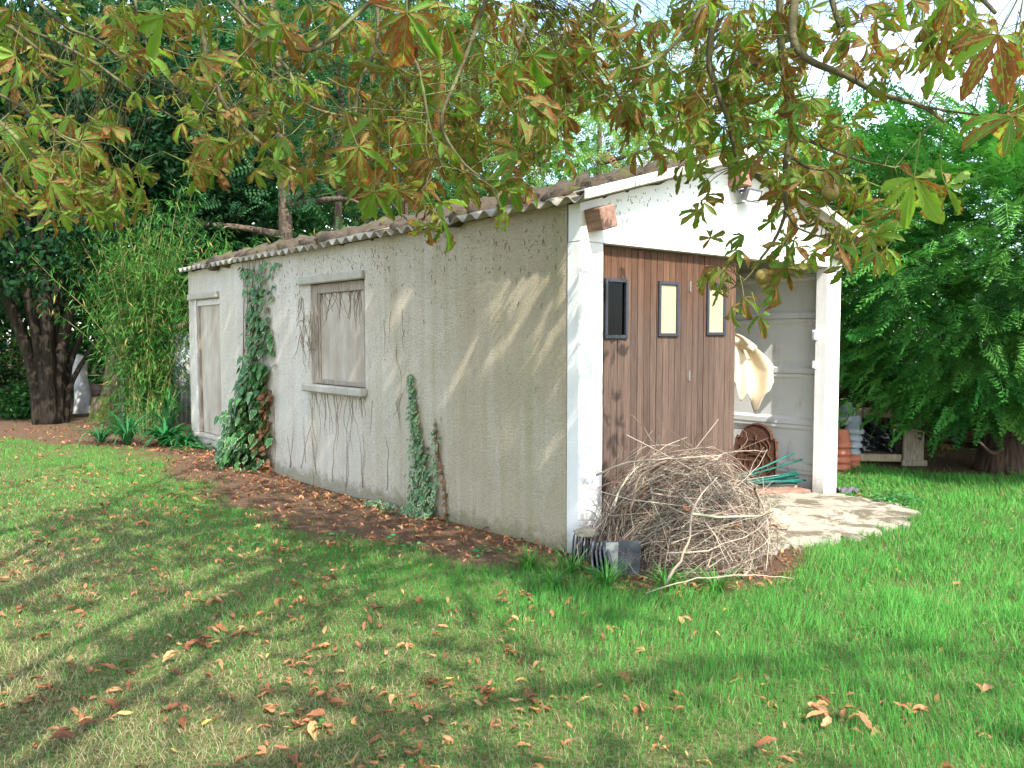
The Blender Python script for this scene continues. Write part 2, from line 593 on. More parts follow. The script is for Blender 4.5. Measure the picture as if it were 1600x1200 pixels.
    plain('limestone', (0.20, 0.165, 0.105), (0.47, 0.42, 0.32), 11, .9, 1.0, .03)
    plain('slate', (0.045, 0.05, 0.062), (0.12, 0.13, 0.15), 8, .55, .5, .006, rv=.3)
    plain('lichen_slate', (0.13, 0.14, 0.15), (0.44, 0.44, 0.40), 11, .8, .6, .006)
    plain('chest_wood', (0.27, 0.21, 0.13), (0.46, 0.38, 0.26), 8, .8, .4, .004, st=(3, 3, 1))
    plain('black_film', (0.010, 0.011, 0.013), (0.022, 0.023, 0.027), 8, .22, .3, .01, spec=.6)
    plain('purple_cloth', (0.075, 0.055, 0.085), (0.14, 0.11, 0.155), 14, .9, .4, .006)
    plain('cream_hide', (0.52, 0.41, 0.265), (0.62, 0.51, 0.36), 7, .75, .2, .004, Sheen__Weight=.2)
    plain('white_cloth', (0.68, 0.68, 0.67), (0.78, 0.78, 0.76), 9, .85, .2, .004)
    plain('green_cloth', (0.03, 0.22, 0.10), (0.05, 0.30, 0.15), 9, .85, .2, .004)
    plain('zinc_sheet', (0.25, 0.27, 0.28), (0.46, 0.48, 0.49), 4, .55, .2, .004, metal=.35)
    plain('white_bark', (0.34, 0.33, 0.30), (0.68, 0.66, 0.60), 6, .85, .7, .015)
    plain('brown_rock', (0.19, 0.13, 0.10), (0.36, 0.27, 0.22), 6, .9, .8, .02)
    plain('conker', (0.16, 0.12, 0.03), (0.30, 0.24, 0.07), 20, .6, .5, .004)

    def bark(name, a, b, moss=None, mz=1.0):
        n = N(name); p = n.pos()
        f = n.noise(n.map(p, (14, 14, 2.0)), 1.0, 6, .7)
        c = n.mix(n.ramp(f, [(.3, 0.), (.7, 1.)]), a, b)
        if moss:
            z = n.xyz(p)[2]
            c = n.mix(n.math('MULTIPLY', n.step(n.noise(p, 4, 5, .7), .42, .58), n.step(z, mz, mz * .1)), c, moss)
        MAT[name] = n.done(n.bsdf(c, .92, n.bump(n.math('ADD', f, n.vor(n.map(p, (20, 20, 4)), 1.0)), 1.0, 0.03), .1))

    bark('robinia_bark', (0.05, 0.035, 0.026), (0.20, 0.15, 0.11))
    bark('dark_bark', (0.014, 0.011, 0.008), (0.052, 0.041, 0.030))
    bark('mossy_bark', (0.075, 0.055, 0.04), (0.22, 0.17, 0.12), (0.10, 0.12, 0.025), 1.2)
    bark('cypress_bark', (0.04, 0.026, 0.02), (0.12, 0.075, 0.055))
    n = N('chestnut_bark'); p = n.pos()
    c = n.mix(n.noise(p, 30, 5, .7), (0.042, 0.038, 0.022), (0.15, 0.135, 0.075))
    c = n.mix(n.step(n.noise(p, 12, 4), .5, .65), c, (0.16, 0.17, 0.07))
    MAT['chestnut_bark'] = n.done(n.bsdf(c, .9, n.bump(n.noise(p, 70, 5), .8, .006), .1))

    # chestnut leaf: yellow-green, brown dead blotches running between the side veins and along the edges
    n = N('chestnut_leaf'); lu = n.attr('luv', 'Vector'); u, v, w = n.xyz(lu); r = n.rnd()
    av = n.math('ABSOLUTE', v)
    vein_c = n.math('SUBTRACT', n.math('MULTIPLY', u, 9.0), n.math('MULTIPLY', av, 2.2))
    vein = n.math('ABSOLUTE', n.math('SUBTRACT', n.math('FRACT', vein_c), 0.5))
    off = n.math('MULTIPLY', n.math('ADD', r, w), 37.0)
    blot = n.noise(n.comb(n.math('ADD', n.math('MULTIPLY', vein_c, 0.55), off), n.math('MULTIPLY', v, 1.5), off), 1.7, 4, .6)
    sick = n.math('FRACT', n.math('MULTIPLY', n.math('ADD', r, n.math('MULTIPLY', w, .35)), 5.17))
    edge = n.math('MULTIPLY', n.math('POWER', n.math('MAXIMUM', av, n.math('SUBTRACT', n.math('MULTIPLY', u, 1.5), .62)), 3.0), 0.20)
    lvl = n.math('ADD', n.math('ADD', blot, edge), n.math('MULTIPLY', n.math('SUBTRACT', sick, .62), .26))
    dead = n.step(lvl, 0.542, 0.556)
    green = n.mix(n.math('FRACT', n.math('MULTIPLY', r, 3.3)), (0.052, 0.180, 0.020), (0.190, 0.350, 0.050))
    green = n.mix(n.math('MULTIPLY', n.step(lvl, 0.48, 0.575), .7), green, (0.36, 0.32, 0.055))
    green = n.mix(n.math('MULTIPLY', n.step(vein, 0.10, 0.02), .35), green, (0.30, 0.34, 0.11))
    brown = n.mix(n.noise(n.comb(off, vein_c, v), 2.5, 4), (0.100, 0.036, 0.012), (0.36, 0.165, 0.062))
    c = n.mix(dead, green, brown)
    c = n.mix(n.math('MULTIPLY', n.step(av, .07, .02), .6), c, (0.36, 0.36, 0.13))
    nb = n.bump(n.math('ADD', vein, n.math('MULTIPLY', blot, .5)), .35, .004)
    p = n.bsdf(c, .5, nb, .22)
    t = n.node('ShaderNodeBsdfTranslucent', 0, None, Color=n.hsv(c, .495, 1.1, 1.4))
    MAT['chestnut_leaf'] = n.done(n.node('ShaderNodeMixShader', 0, None, _0=.45, _1=p, _2=t))

    n = N('fallen_leaf'); lu = n.attr('luv', 'Vector'); u, v, w = n.xyz(lu); r = n.rnd()
    vein_c = n.math('SUBTRACT', n.math('MULTIPLY', u, 9.0), n.math('MULTIPLY', n.math('ABSOLUTE', v), 2.2))
    vein = n.math('ABSOLUTE', n.math('SUBTRACT', n.math('FRACT', vein_c), 0.5))
    c = n.ramp(n.math('FRACT', n.math('MULTIPLY', r, 6.7)), [(0, (0.11, 0.040, 0.013)), (.35, (0.26, 0.088, 0.032)), (.7, (0.37, 0.145, 0.058)), (.93, (0.37, 0.215, 0.085)), (1, (0.46, 0.28, 0.04))])
    c = n.mix(n.ramp(n.noise(n.comb(n.math('ADD', u, n.math('MULTIPLY', r, 20.0)), v, w), 4, 4), [(.35, 0.), (.7, 1.)]), c, n.hsv(c, .505, .9, 1.7))
    c = n.mix(n.math('MULTIPLY', n.step(vein, .12, .02), .25), c, (0.10, 0.04, 0.02))
    p = n.bsdf(c, .6, n.bump(vein, .4, .003), .3)
    t = n.node('ShaderNodeBsdfTranslucent', 0, None, Color=c)
    MAT['fallen_leaf'] = n.done(n.node('ShaderNodeMixShader', 0, None, _0=.18, _1=p, _2=t))

    # ivy: glossy dark green with pale veins and cream margins
    for nm, marg, dk, lt in (('ivy_leaf', .78, (0.014, 0.070, 0.018), (0.060, 0.190, 0.042)), ('small_ivy_leaf', .58, (0.025, 0.095, 0.028), (0.08, 0.20, 0.06))):
        n = N(nm); lu = n.attr('luv', 'Vector'); u, v, w = n.xyz(lu); r = n.rnd()
        c = n.mix(n.math('FRACT', n.math('MULTIPLY', r, 4.1)), dk, lt)
        wob = n.math('MULTIPLY', n.math('SUBTRACT', n.noise(n.comb(u, v, n.math('MULTIPLY', r, 40.0)), 3.0, 3), .5), .7)
        m = n.step(n.math('ADD', w, wob), marg, marg + .2)
        has = n.step(n.math('FRACT', n.math('MULTIPLY', r, 9.3)), .25, .55)
        c = n.mix(n.math('MULTIPLY', m, n.math('MULTIPLY', has, .85)), c, (0.42, 0.46, 0.26))
        c = n.mix(n.math('MULTIPLY', n.step(n.math('ABSOLUTE', v), .07, .0), .45), c, (0.18, 0.27, 0.12))
        p = n.bsdf(c, .36, None, .25)
        t = n.node('ShaderNodeBsdfTranslucent', 0, None, Color=n.hsv(c, .49, 1.1, 1.3))
        MAT[nm] = n.done(n.node('ShaderNodeMixShader', 0, None, _0=.15, _1=p, _2=t))

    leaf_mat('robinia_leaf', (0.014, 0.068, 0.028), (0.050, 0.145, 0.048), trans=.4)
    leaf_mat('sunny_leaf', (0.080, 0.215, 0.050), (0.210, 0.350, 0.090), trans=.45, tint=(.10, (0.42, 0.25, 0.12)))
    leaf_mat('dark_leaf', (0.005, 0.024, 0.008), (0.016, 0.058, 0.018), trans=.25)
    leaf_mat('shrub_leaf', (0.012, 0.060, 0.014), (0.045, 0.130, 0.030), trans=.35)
    leaf_mat('bamboo_leaf', (0.026, 0.115, 0.022), (0.090, 0.230, 0.044), trans=.4, tint=(.06, (0.36, 0.27, 0.10)))
    leaf_mat('strap_leaf', (0.018, 0.110, 0.035), (0.055, 0.200, 0.065), rough=.4, trans=.25)
    leaf_mat('fern_leaf', (0.015, 0.100, 0.030), (0.040, 0.180, 0.045), rough=.35, trans=.2)
    leaf_mat('weed_leaf', (0.045, 0.190, 0.050), (0.110, 0.300, 0.090), trans=.3)
    leaf_mat('tuft_leaf', (0.030, 0.140, 0.024), (0.090, 0.270, 0.048), trans=.35)
    leaf_mat('dead_leaf', (0.14, 0.065, 0.032), (0.36, 0.185, 0.095), trans=.15)
    leaf_mat('cypress_spray', (0.020, 0.135, 0.026), (0.140, 0.365, 0.070), trans=.2, hue=.02)

    n = N('bamboo_cane'); p = n.pos(); r = n.orand()
    c = n.mix(r, (0.20, 0.17, 0.06), (0.36, 0.22, 0.10))
    c = n.mix(n.noise(p, 6, 3), c, (0.14, 0.19, 0.06))
    MAT['bamboo_cane'] = n.done(n.bsdf(c, .5, None, .4))

    n = N('twig'); p = n.pos(); r = n.rnd()
    c = n.ramp(n.math('FRACT', n.math('MULTIPLY', r, 5.3)), [(0, (0.10, 0.062, 0.045)), (.3, (0.21, 0.142, 0.098)), (.6, (0.35, 0.27, 0.20)), (.85, (0.50, 0.42, 0.33)), (1, (0.33, 0.33, 0.20))])
    c = n.mix(n.noise(p, 25, 4, .7), n.hsv(c, .5, 1., .6), n.hsv(c, .5, .9, 1.25))
    MAT['twig'] = n.done(n.bsdf(c, .85, n.bump(n.noise(p, 120, 3), .5, .003), .15))

    n = N('dead_vine'); p = n.pos()
    MAT['dead_vine'] = n.done(n.bsdf(n.mix(n.noise(p, 30, 4), (0.12, 0.08, 0.05), (0.26, 0.185, 0.125)), .95, None, .1))

    n = N('window_glass')
    g = n.node('ShaderNodeBsdfGlossy', 0, None, Color=(0.30, 0.32, 0.35), Roughness=.03)
    t = n.node('ShaderNodeBsdfTransparent', 0, None, Color=(0.07, 0.075, 0.08))
    fr = n.node('ShaderNodeFresnel', 0, None, IOR=1.45)
    MAT['window_glass'] = n.done(n.node('ShaderNodeMixShader', 0, None, _0=fr, _1=t, _2=g))
    n = N('lamp_glass')
    MAT['lamp_glass'] = n.done(n.bsdf((0.50, 0.60, 0.66), .12, None, .6))

    # ground: soil with litter and a dry thatch, greener under the turf
    n = N('ground'); p = n.pos(); a = n.attr('turf')
    soil = n.mix(n.noise(p, 18, 6, .75), (0.085, 0.052, 0.033), (0.26, 0.168, 0.108))
    soil = n.mix(n.step(n.noise(p, 70, 4, .8), .52, .66), soil, (0.26, 0.135, 0.07))
    turf = n.mix(n.noise(p, 11, 6, .7), (0.045, 0.090, 0.022), (0.125, 0.185, 0.050))
    turf = n.mix(n.step(n.noise(p, 45, 5, .8), .42, .6), turf, (0.30, 0.225, 0.12))
    c = n.mix(a, soil, turf)
    h = n.math('ADD', n.noise(p, 22, 6, .8), n.noise(p, 90, 4, .8))
    MAT['ground'] = n.done(n.bsdf(c, 1.0, n.bump(h, .9, .03), .05))

    n = N('grass'); lu = n.attr('luv', 'Vector'); u, dry, w = n.xyz(lu); r = n.rnd()
    g = n.mix(r, (0.040, 0.225, 0.034), (0.120, 0.430, 0.075))
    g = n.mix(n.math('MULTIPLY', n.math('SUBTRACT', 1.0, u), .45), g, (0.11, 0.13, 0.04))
    d = n.mix(n.math('FRACT', n.math('MULTIPLY', r, 4.7)), (0.31, 0.25, 0.12), (0.56, 0.49, 0.29))
    c = n.mix(dry, g, d)
    p = n.bsdf(c, .6, None, .08)
    t = n.node('ShaderNodeBsdfTranslucent', 0, None, Color=n.hsv(c, .495, 1.1, 1.25))
    MAT['grass'] = n.done(n.node('ShaderNodeMixShader', 0, None, _0=.35, _1=p, _2=t))


build_materials()
M = MAT


def vn(x, y, f, seed):
    """smooth pseudo-noise in -1..1"""
    r = np.random.default_rng(seed)
    s = 0
    for k in range(7):
        a, ph, ff = r.random() * 2 * PI, r.random() * 2 * PI, f * (0.6 + 1.3 * r.random())
        s = s + np.sin(ff * (x * math.cos(a) + y * math.sin(a)) + ph)
    return s / 3.6


# ------------------------------------------------------------------ ground, slab, grass
SX0, SX1, SY0, SY1 = 3.97, 7.45, 4.005, 11.78      # the shed's footprint
BY = np.array([-50, 2.0, 3.6, 4.0, 4.3, 5.25, 6.5, 9.0, 11.3, 12.3, 13.4, 14.4, 15.4, 16.6, 300])
BX = np.array([90, 90, 4.3, 3.65, 3.15, 2.95, 2.72, 3.0, 3.15, 2.8, 2.5, 2.0, 1.2, -6.0, -60])


def turf(x, y):
    x = np.asarray(x, float); y = np.asarray(y, float)
    wob = 0.16 * vn(x, y, 3.1, 5) + 0.09 * vn(x, y, 8.0, 6)
    left = np.clip((np.interp(y, BY, BX) + wob - x) / 0.30 + 0.5, 0, 1)
    right = np.where((x > 5.6) & (y < 4.9), 1.0, 0.0) * np.clip(((9.35 + (4.2 - y) * 0.38 + wob) - x) / 0.3 + .5, 0, 1)
    right = right * np.clip((4.75 + wob - y) / 0.3 + .5, 0, 1)
    low = np.where(y < 3.95, 1.0, 0.0) * np.clip(((9.35 + (4.2 - y) * 0.38 + wob) - x) / 0.3 + .5, 0, 1)
    t = np.maximum(np.where(x < 5.6, left, 0), np.maximum(right, low * np.where(x >= 3.3, 1, 0)))
    t = np.where((y < 3.7) & (x < 3.6), 1.0, t)
    pile = np.hypot((x - 4.45) / 1.0, (y - 3.42) / 0.72)
    t = t * np.clip((pile - 0.86 + wob * .5) / 0.25, 0, 1)
    inside = (x > SX0 - .02) & (x < SX1 + .02) & (y > SY0 - .05) & (y < SY1 + .02)
    return np.where(inside, 0, t)


def axis(lo, hi, step, far):
    core = np.arange(lo, hi + 1e-6, step)
    g = np.array([.3, .8, 1.6, 3, 6, 12, 25, 60, 140, 300])
    g = g[g < far]
    return np.concatenate([lo - g[::-1], core, hi + g])


gx_, gy_ = axis(-2, 11.5, .1, 301), axis(-1, 19, .1, 301)
GX, GY = np.meshgrid(gx_, gy_, indexing='ij')
GZ = gz(GX, GY)
inn = (GX > SX0 + .12) & (GX < SX1 - .05) & (GY > SY0 + .2) & (GY < SY1 - .1)
GZ = np.where(inn, -0.1, GZ)
nx, ny = GX.shape
ii = np.arange(nx * ny).reshape(nx, ny)
GF = np.stack([ii[:-1, :-1], ii[1:, :-1], ii[1:, 1:], ii[:-1, 1:]], -1).reshape(-1, 4)
gme = mesh('ground', np.stack([GX, GY, GZ], -1).reshape(-1, 3), GF, M['ground'], True)
at_ = gme.attributes.new('turf', 'FLOAT', 'POINT')
at_.data.foreach_set('value', turf(GX, GY).astype(np.float32).ravel())
ground = put('ground', gme)
tag(ground, 'lawn and bare brown soil around the shed', 'ground', kind='structure')


def slab_edge():
    P = [(4.25, 4.12), (4.3, 3.45), (4.75, 3.25), (5.2, 3.14), (5.65, 3.03), (6.15, 2.96), (6.6, 2.97), (6.95, 3.06), (7.16, 3.22), (7.30, 3.5), (7.34, 3.75), (7.20, 3.99), (7.20, 4.12)]
    Q = smooth_path([(a, b, 0) for a, b in P], 6)
    Q[6:-7, 0] += .045 * np.sin(np.arange(len(Q) - 13) * 1.7) ; Q[6:-7, 1] += .05 * np.sin(np.arange(len(Q) - 13) * 2.3 + 1)
    jr = np.random.default_rng(3)
    Q[8:-9, :2] += jr.normal(0, .028, (len(Q) - 17, 2))
    return Q


SLAB = slab_edge()


def in_slab(x, y, grow=0.0):
    c = SLAB[:, :2].mean(0)
    P = c + (SLAB[:, :2] - c) * (1 + grow)
    r = np.zeros(np.shape(x), bool)
    n = len(P)
    for i in range(n):
        a, b = P[i], P[(i + 1) % n]
        k = ((a[1] > y) != (b[1] > y)) & (x < (b[0] - a[0]) * (y - a[1]) / (b[1] - a[1] + 1e-12) + a[0])
        r ^= k
    return r


mb = MB()
n = len(SLAB)
V = [tuple(p + np.array([0, 0, .030])) for p in SLAB] + [tuple(p + (p - SLAB.mean(0)) * .02 + np.array([0, 0, -.08])) for p in SLAB]
mb.add(V, [tuple(range(n))[::-1]] + [(i, n + i, n + (i + 1) % n, (i + 1) % n)[::-1] for i in range(n)])
slab = mb.put('concrete_slab', M['slab_concrete'])
tag(slab, 'weathered concrete slab before the open half of the shed', 'slab', kind='structure')
mb = MB().box((4.05, 4.1205, -.08), (7.33, SY1 - .1, .026))
floor = mb.put('shed_floor', M['slab_concrete'])
tag(floor, 'dusty concrete floor inside the shed', 'floor', kind='structure')

BLADE_V = np.array([[-.5, 0, 0], [.5, 0, 0], [-.36, 0, .55], [.36, 0, .55], [0, 0, 1.0]])
BLADE_F = np.array([[0, 1, 3], [0, 3, 2], [2, 3, 4]])


def build_grass():
    rng = np.random.default_rng(11)
    # sample distance so that blade density falls off away from where one stands
    rr = np.linspace(1.5, 17.5, 400)
    dens = np.minimum(8600.0, 8600.0 * (rr / 3.3) ** -1.45)
    w = dens * rr * 1.5
    cum = np.concatenate([[0], np.cumsum((w[1:] + w[:-1]) / 2 * np.diff(rr))])
    n = int(cum[-1])
    r = np.interp(rng.random(n) * cum[-1], cum, rr)
    th = np.where(rng.random(n) < 1.30 / 1.5, (rng.random(n) - .5) * 1.30, np.where(rng.random(n) < .5, -1, 1) * (.65 + .30 * rng.random(n)))
    p = np.outer(r * np.cos(th), FWD2[:2]) + np.outer(r * np.sin(th), _rt[:2])
    x, y = p[:, 0], p[:, 1]
    edge = np.abs(th) > .65
    tf = turf(x, y)
    patch = 0.5 + 0.5 * vn(x, y, 2.2, 21)
    fine = vn(x, y, 7.0, 22)
    leftness = np.clip((3.0 - x - 0.08 * (y - 3)) / 1.9, 0, 1) * np.clip((12.0 - y) / 3, .15, 1)
    thin = np.clip(.96 - .38 * leftness * (patch + .35 * fine), .3, 1)
    keep = (rng.random(n) < tf * thin + .02 * (tf < .5)) & ~in_slab(x, y, -.025)
    x, y, r, patch, leftness, fine = (q[keep] for q in (x, y, r, patch, leftness, fine))
    n = len(x)
    dryp = np.clip(.05 + .70 * leftness * (0.5 + .9 * patch) + .10 * np.clip(fine, 0, 1), 0, .85)
    dry = (rng.random(n) < dryp) * (.6 + .4 * rng.random(n))
    right = np.clip((x - 2.2) / 1.6, 0, 1) * np.clip((5 - y) / 2, 0, 1)
    tuft = np.clip(vn(x, y, 5.5, 31), 0, 1)
    h = (.027 + .024 * rng.random(n)) * (1 + .7 * right + 1.7 * tuft * right + .3 * fine + .5 * np.clip(vn(x, y, 9, 33), 0, 1)) * np.where(dry > 0, .8, 1)
    wd = .0026 * (.7 + .6 * rng.random(n)) * np.where(edge[keep], 1.7, 1.0) * np.clip(r / 3.6, .85, 2.4)
    yaw = rng.random(n) * 2 * PI
    lean = np.abs(rng.normal(0, .42, n)) + .12 + .45 * (dry > 0) + .25 * right
    wind = np.where(right > .3, 1, 0)
    la = np.where(rng.random(n) < .55 * wind, 0.6 + .9 * vn(x, y, 1.5, 41) + rng.normal(0, .5, n), rng.random(n) * 2 * PI)
    la = np.where(wind > 0, la, rng.random(n) * 2 * PI)
    sx, sy = np.cos(yaw) * wd, np.sin(yaw) * wd
    z0 = gz(x, y) - .004
    V = np.zeros((n, 5, 3))
    for k in range(5):
        t = BLADE_V[k, 2]
        bend = (t ** 1.6) * np.sin(lean) * h
        V[:, k, 0] = x + BLADE_V[k, 0] * sx + bend * np.cos(la)
        V[:, k, 1] = y + BLADE_V[k, 0] * sy + bend * np.sin(la)
        V[:, k, 2] = z0 + t * h * np.cos(lean * t * .8)
    F = (BLADE_F[None] + (np.arange(n) * 5)[:, None, None]).reshape(-1, 3)
    L = np.zeros((n, 5, 3)); L[:, :, 0] = BLADE_V[None, :, 2]; L[:, :, 1] = dry[:, None]
    rd = np.clip(.5 + .30 * vn(x, y, 2.6, 51) + .12 * vn(x, y, 9, 52) + rng.normal(0, .2, n), 0, .999)
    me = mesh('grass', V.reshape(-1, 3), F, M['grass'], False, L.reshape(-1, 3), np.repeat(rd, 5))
    return tag(put('grass', me), 'green and straw-coloured grass of the lawn', 'grass', kind='stuff')


build_grass()


def lawn_weeds():
    rng = np.random.default_rng(13)
    n = 70
    r = np.sqrt(rng.random(n) * (9 ** 2 - 2 ** 2) + 4); th = (rng.random(n) - .5) * 1.25
    c = np.outer(r * np.cos(th), FWD2[:2]) + np.outer(r * np.sin(th), _rt[:2])
    ok = (turf(c[:, 0], c[:, 1]) > .6) & ~in_slab(c[:, 0], c[:, 1], .05)
    c = np.repeat(c[ok], 9, 0) + rng.normal(0, .045, (ok.sum() * 9, 2))
    m = len(c)
    V0 = np.array([(0, 0, 0), (.35, -.3, .05), (.8, -.26, .02), (1, 0, -.06), (.8, .26, .02), (.35, .3, .05)])
    tem = (V0, np.array([(0, 1, 2, 3), (0, 3, 4, 5)]), np.zeros((6, 3)))
    a = rng.random(m) * 2 * PI
    R = frames(np.stack([np.cos(a), np.sin(a), .25 * rng.random(m)], -1), unit(np.stack([rng.normal(0, .3, m), rng.normal(0, .3, m), np.ones(m)], -1)))
    V, F, L, rr = bake_many([tem], np.stack([c[:, 0], c[:, 1], gz(c[:, 0], c[:, 1]) + .025 + .02 * rng.random(m)], -1), R, rng.uniform(.012, .028, m), rng)
    tag(put('lawn_weeds', mesh('lawn_weeds', V, F, M['tuft_leaf'], False, L, rr)), 'small broad-leaved weeds scattered through the lawn', 'weeds', kind='stuff')


lawn_weeds()


# ------------------------------------------------------------------ the shed
shed = thing('shed', (5.7, SY0, 0), 'long pale rendered shed with a corrugated roof and an open plank garage door', 'shed')
EZ, RZ, RX = 2.40, 2.955, 5.70                         # eave and ridge heights, ridge line
slope = (RZ - 2.43) / (RX - 3.85)


def wall_grid(us, zs, solid, to3, thick):
    """a wall with openings; us, zs are grid lines, solid(i, j) tells whether a cell is built"""
    mb = MB()
    nu, nz = len(us) - 1, len(zs) - 1

    def quad(a, b, c, d):
        mb.add([a, b, c, d], [(0, 1, 2, 3)])
    for i in range(nu):
        for j in range(nz):
            if not solid(i, j):
                continue
            u0, u1, z0, z1 = us[i], us[i + 1], zs[j], zs[j + 1]
            o = [to3(u, z, 0) for u, z in ((u0, z0), (u1, z0), (u1, z1), (u0, z1))]
            k = [to3(u, z, thick) for u, z in ((u0, z0), (u1, z0), (u1, z1), (u0, z1))]
            quad(*o); quad(*k[::-1])
            for (di, dj, a, b) in ((0, -1, 0, 1), (1, 0, 1, 2), (0, 1, 2, 3), (-1, 0, 3, 0)):
                ni, nj = i + di, j + dj
                if not (0 <= ni < nu and 0 <= nj < nz) or not solid(ni, nj):
                    quad(o[a], k[a], k[b], o[b])
    return mb


# long wall towards the lawn, with the window and side-door openings
WY0, WY1, WZ0, WZ1 = 6.905, 8.035, 1.02, 2.06
DY0, DY1, DZ1 = 10.62, 11.56, 2.02
us = [SY0 + .135, WY0, WY1, DY0, DY1, SY1]
zs = [-.2, .20, .935, WZ0, DZ1, WZ1, EZ + .02]


def sol(i, j):
    if i == 1 and j in (0, 1, 2, 3, 4):
        return j == 0 and False
    if i == 3 and j in (1, 2, 3):
        return False
    return True


wall_grid(us, zs, sol, lambda u, z, t: (SX0 + t, u, z), .09).put('long_wall', M['wall_render'], shed)
MB().box((SX0 + .005, WY0 + .002, -.2), (SX0 + .085, WY1 - .002, .935)).put('infill_panel', M['wall_render'], shed)

win = MB()
for a, b in ((WY0, WY0 + .07), (WY1 - .10, WY1)):
    win.box((SX0 + .022, a, WZ0), (SX0 + .085, b, WZ1), .006)
win.box((SX0 + .024, WY0 + .07, WZ1 - .10), (SX0 + .085, WY1 - .10, WZ1), .006)
win.box((SX0 + .026, WY0 + .07, WZ0), (SX0 + .085, WY1 - .10, WZ0 + .05), .006)
window = win.put('window', M['old_wood'], shed)
tag(window, 'boarded window with dry vines over it')
MB().box((SX0 + .036, WY1 - .135, WZ0 + .05), (SX0 + .084, WY1 - .1005, WZ1 - .10), .004).put('inner_stile', M['old_wood'], window)
MB().box((SX0 + .050, WY0 + .07, WZ0 + .05), (SX0 + .080, WY1 - .135, WZ1 - .10)).put('boarding', M['pale_panel'], window)
MB().box((SX0 - .045, WY0 - .01, WZ1), (SX0 + .088, WY1 + .22, WZ1 + .082), .012).put('lintel', M['grey_concrete'], window)
MB().box((SX0 - .085, WY0 - .03, .937), (SX0 + .0075, WY1 + .08, WZ0 - .002), .014).put('sill', M['grey_concrete'], window)

MB().box((SX0 - .05, DY0 - .0, DZ1), (SX0 + .088, DY1 + .16, DZ1 + .085), .012).put('door_lintel', M['grey_concrete'], shed)
fr = MB().box((SX0 - .018, DY1 - .10, .20), (SX0 + .085, DY1 - .03, DZ1), .005).box((SX0 + .004, DY1 - .028, .2), (SX0 + .085, DY1, DZ1), .005)
fr.box((SX0 + .006, DY0 + .002, DZ1 - .085), (SX0 + .085, DY1 - .10, DZ1 - .002), .006)
sdoor = fr.put('side_door', M['pale_paint_wood'], shed)
MB().add([(SX0 + .03, DY0 + .003, .21), (SX0 + .03, DY1 - .20, .21), (SX0 + .03, DY1 - .135, DZ1 - .087), (SX0 + .03, DY0 + .003, DZ1 - .087),
          (SX0 + .06, DY0 + .003, .21), (SX0 + .06, DY1 - .20, .21), (SX0 + .06, DY1 - .135, DZ1 - .087), (SX0 + .06, DY0 + .003, DZ1 - .087)],
         [(3, 2, 1, 0), (4, 5, 6, 7), (0, 1, 5, 4), (1, 2, 6, 5), (2, 3, 7, 6), (3, 0, 4, 7)]).put('door_panel', M['pale_panel'], sdoor)
MB().box((SX0 + .0, DY1 - .145, .21), (SX0 + .05, DY1 - .103, DZ1 - .09), .004).put('door_stile', M['old_wood'], sdoor)
MB().box((SX0 - .05, DY0, .15), (SX0 + .085, DY1 - .03, .199), .01).put('threshold', M['grey_concrete'], sdoor)

# corner posts, lintel and gable of the front
MB().box((SX0 - .006, SY0, -.2), (4.20, SY0 + .134, 2.16), .012).put('corner_post', M['front_render'], shed)
MB().box((7.215, SY0, -.2), (SX1, SY0 + .134, 2.16), .012).put('corner_post', M['front_render'], shed)
g = MB()
ex = .01
poly = [(SX0 - .006, 2.1605), (SX1, 2.1605), (SX1, 2.43 + (SX0 - 3.86) * slope - .05), (RX, RZ - .05), (SX0 - .006, 2.43 + (SX0 - 3.86) * slope - .05)]
g.prism([(a, b) for a, b in poly], 1, SY0 + .001, SY0 + .115)
g.put('gable', M['gable_paint'], shed)
# far side and rear walls, and the panel-built inner face of the right wall
MB().box((SX1 - .05, SY0 + .14, -.2), (SX1, SY1, EZ)).put('right_wall', M['front_render'], shed)
MB().box((SX0 + .09, SY1 - .09, -.2), (SX1 - .05, SY1, EZ)).put('rear_wall', M['front_render'], shed)
MB().prism([(SX0, EZ), (SX1, EZ), (RX, RZ - .06)], 1, SY1 - .08, SY1 - .005).put('rear_gable', M['gable_paint'], shed)
pz = [-.1, .20, .645, 1.15, 1.69, 2.12, 2.40]
for a, b in zip(pz[:-1], pz[1:]):
    mb = MB()
    prof = [(7.395, a + .001), (7.345, a + .001), (7.345, a + .05), (7.368, a + .075), (7.368, b - .06), (7.350, b - .035), (7.350, b - .004), (7.395, b - .004)]
    mb.prism([(p_, q_) for p_, q_ in prof], 1, SY0 + .136, SY1 - .1)
    mb.put('wall_panel', M['inner_concrete'], shed)
# purlin and ridge beam ends
for i, (cx, cz, s) in enumerate(((4.09, 2.315, .075), (5.70, 2.79, .075), (7.31, 2.315, .07))):
    Mx = Matrix.Translation((cx, 0, cz)) @ Matrix.Rotation((-.28, 0, .28)[i], 4, 'Y')
    MB().box((-s, SY0 - (.15, .13, .13)[i], -s * 1.05), (s, SY0 + .3, s * 1.0), .008, Mx).put('purlin', M['beam_wood'], shed)

# corrugated sheets: five waves each, nine to a slope
WAVE = .177


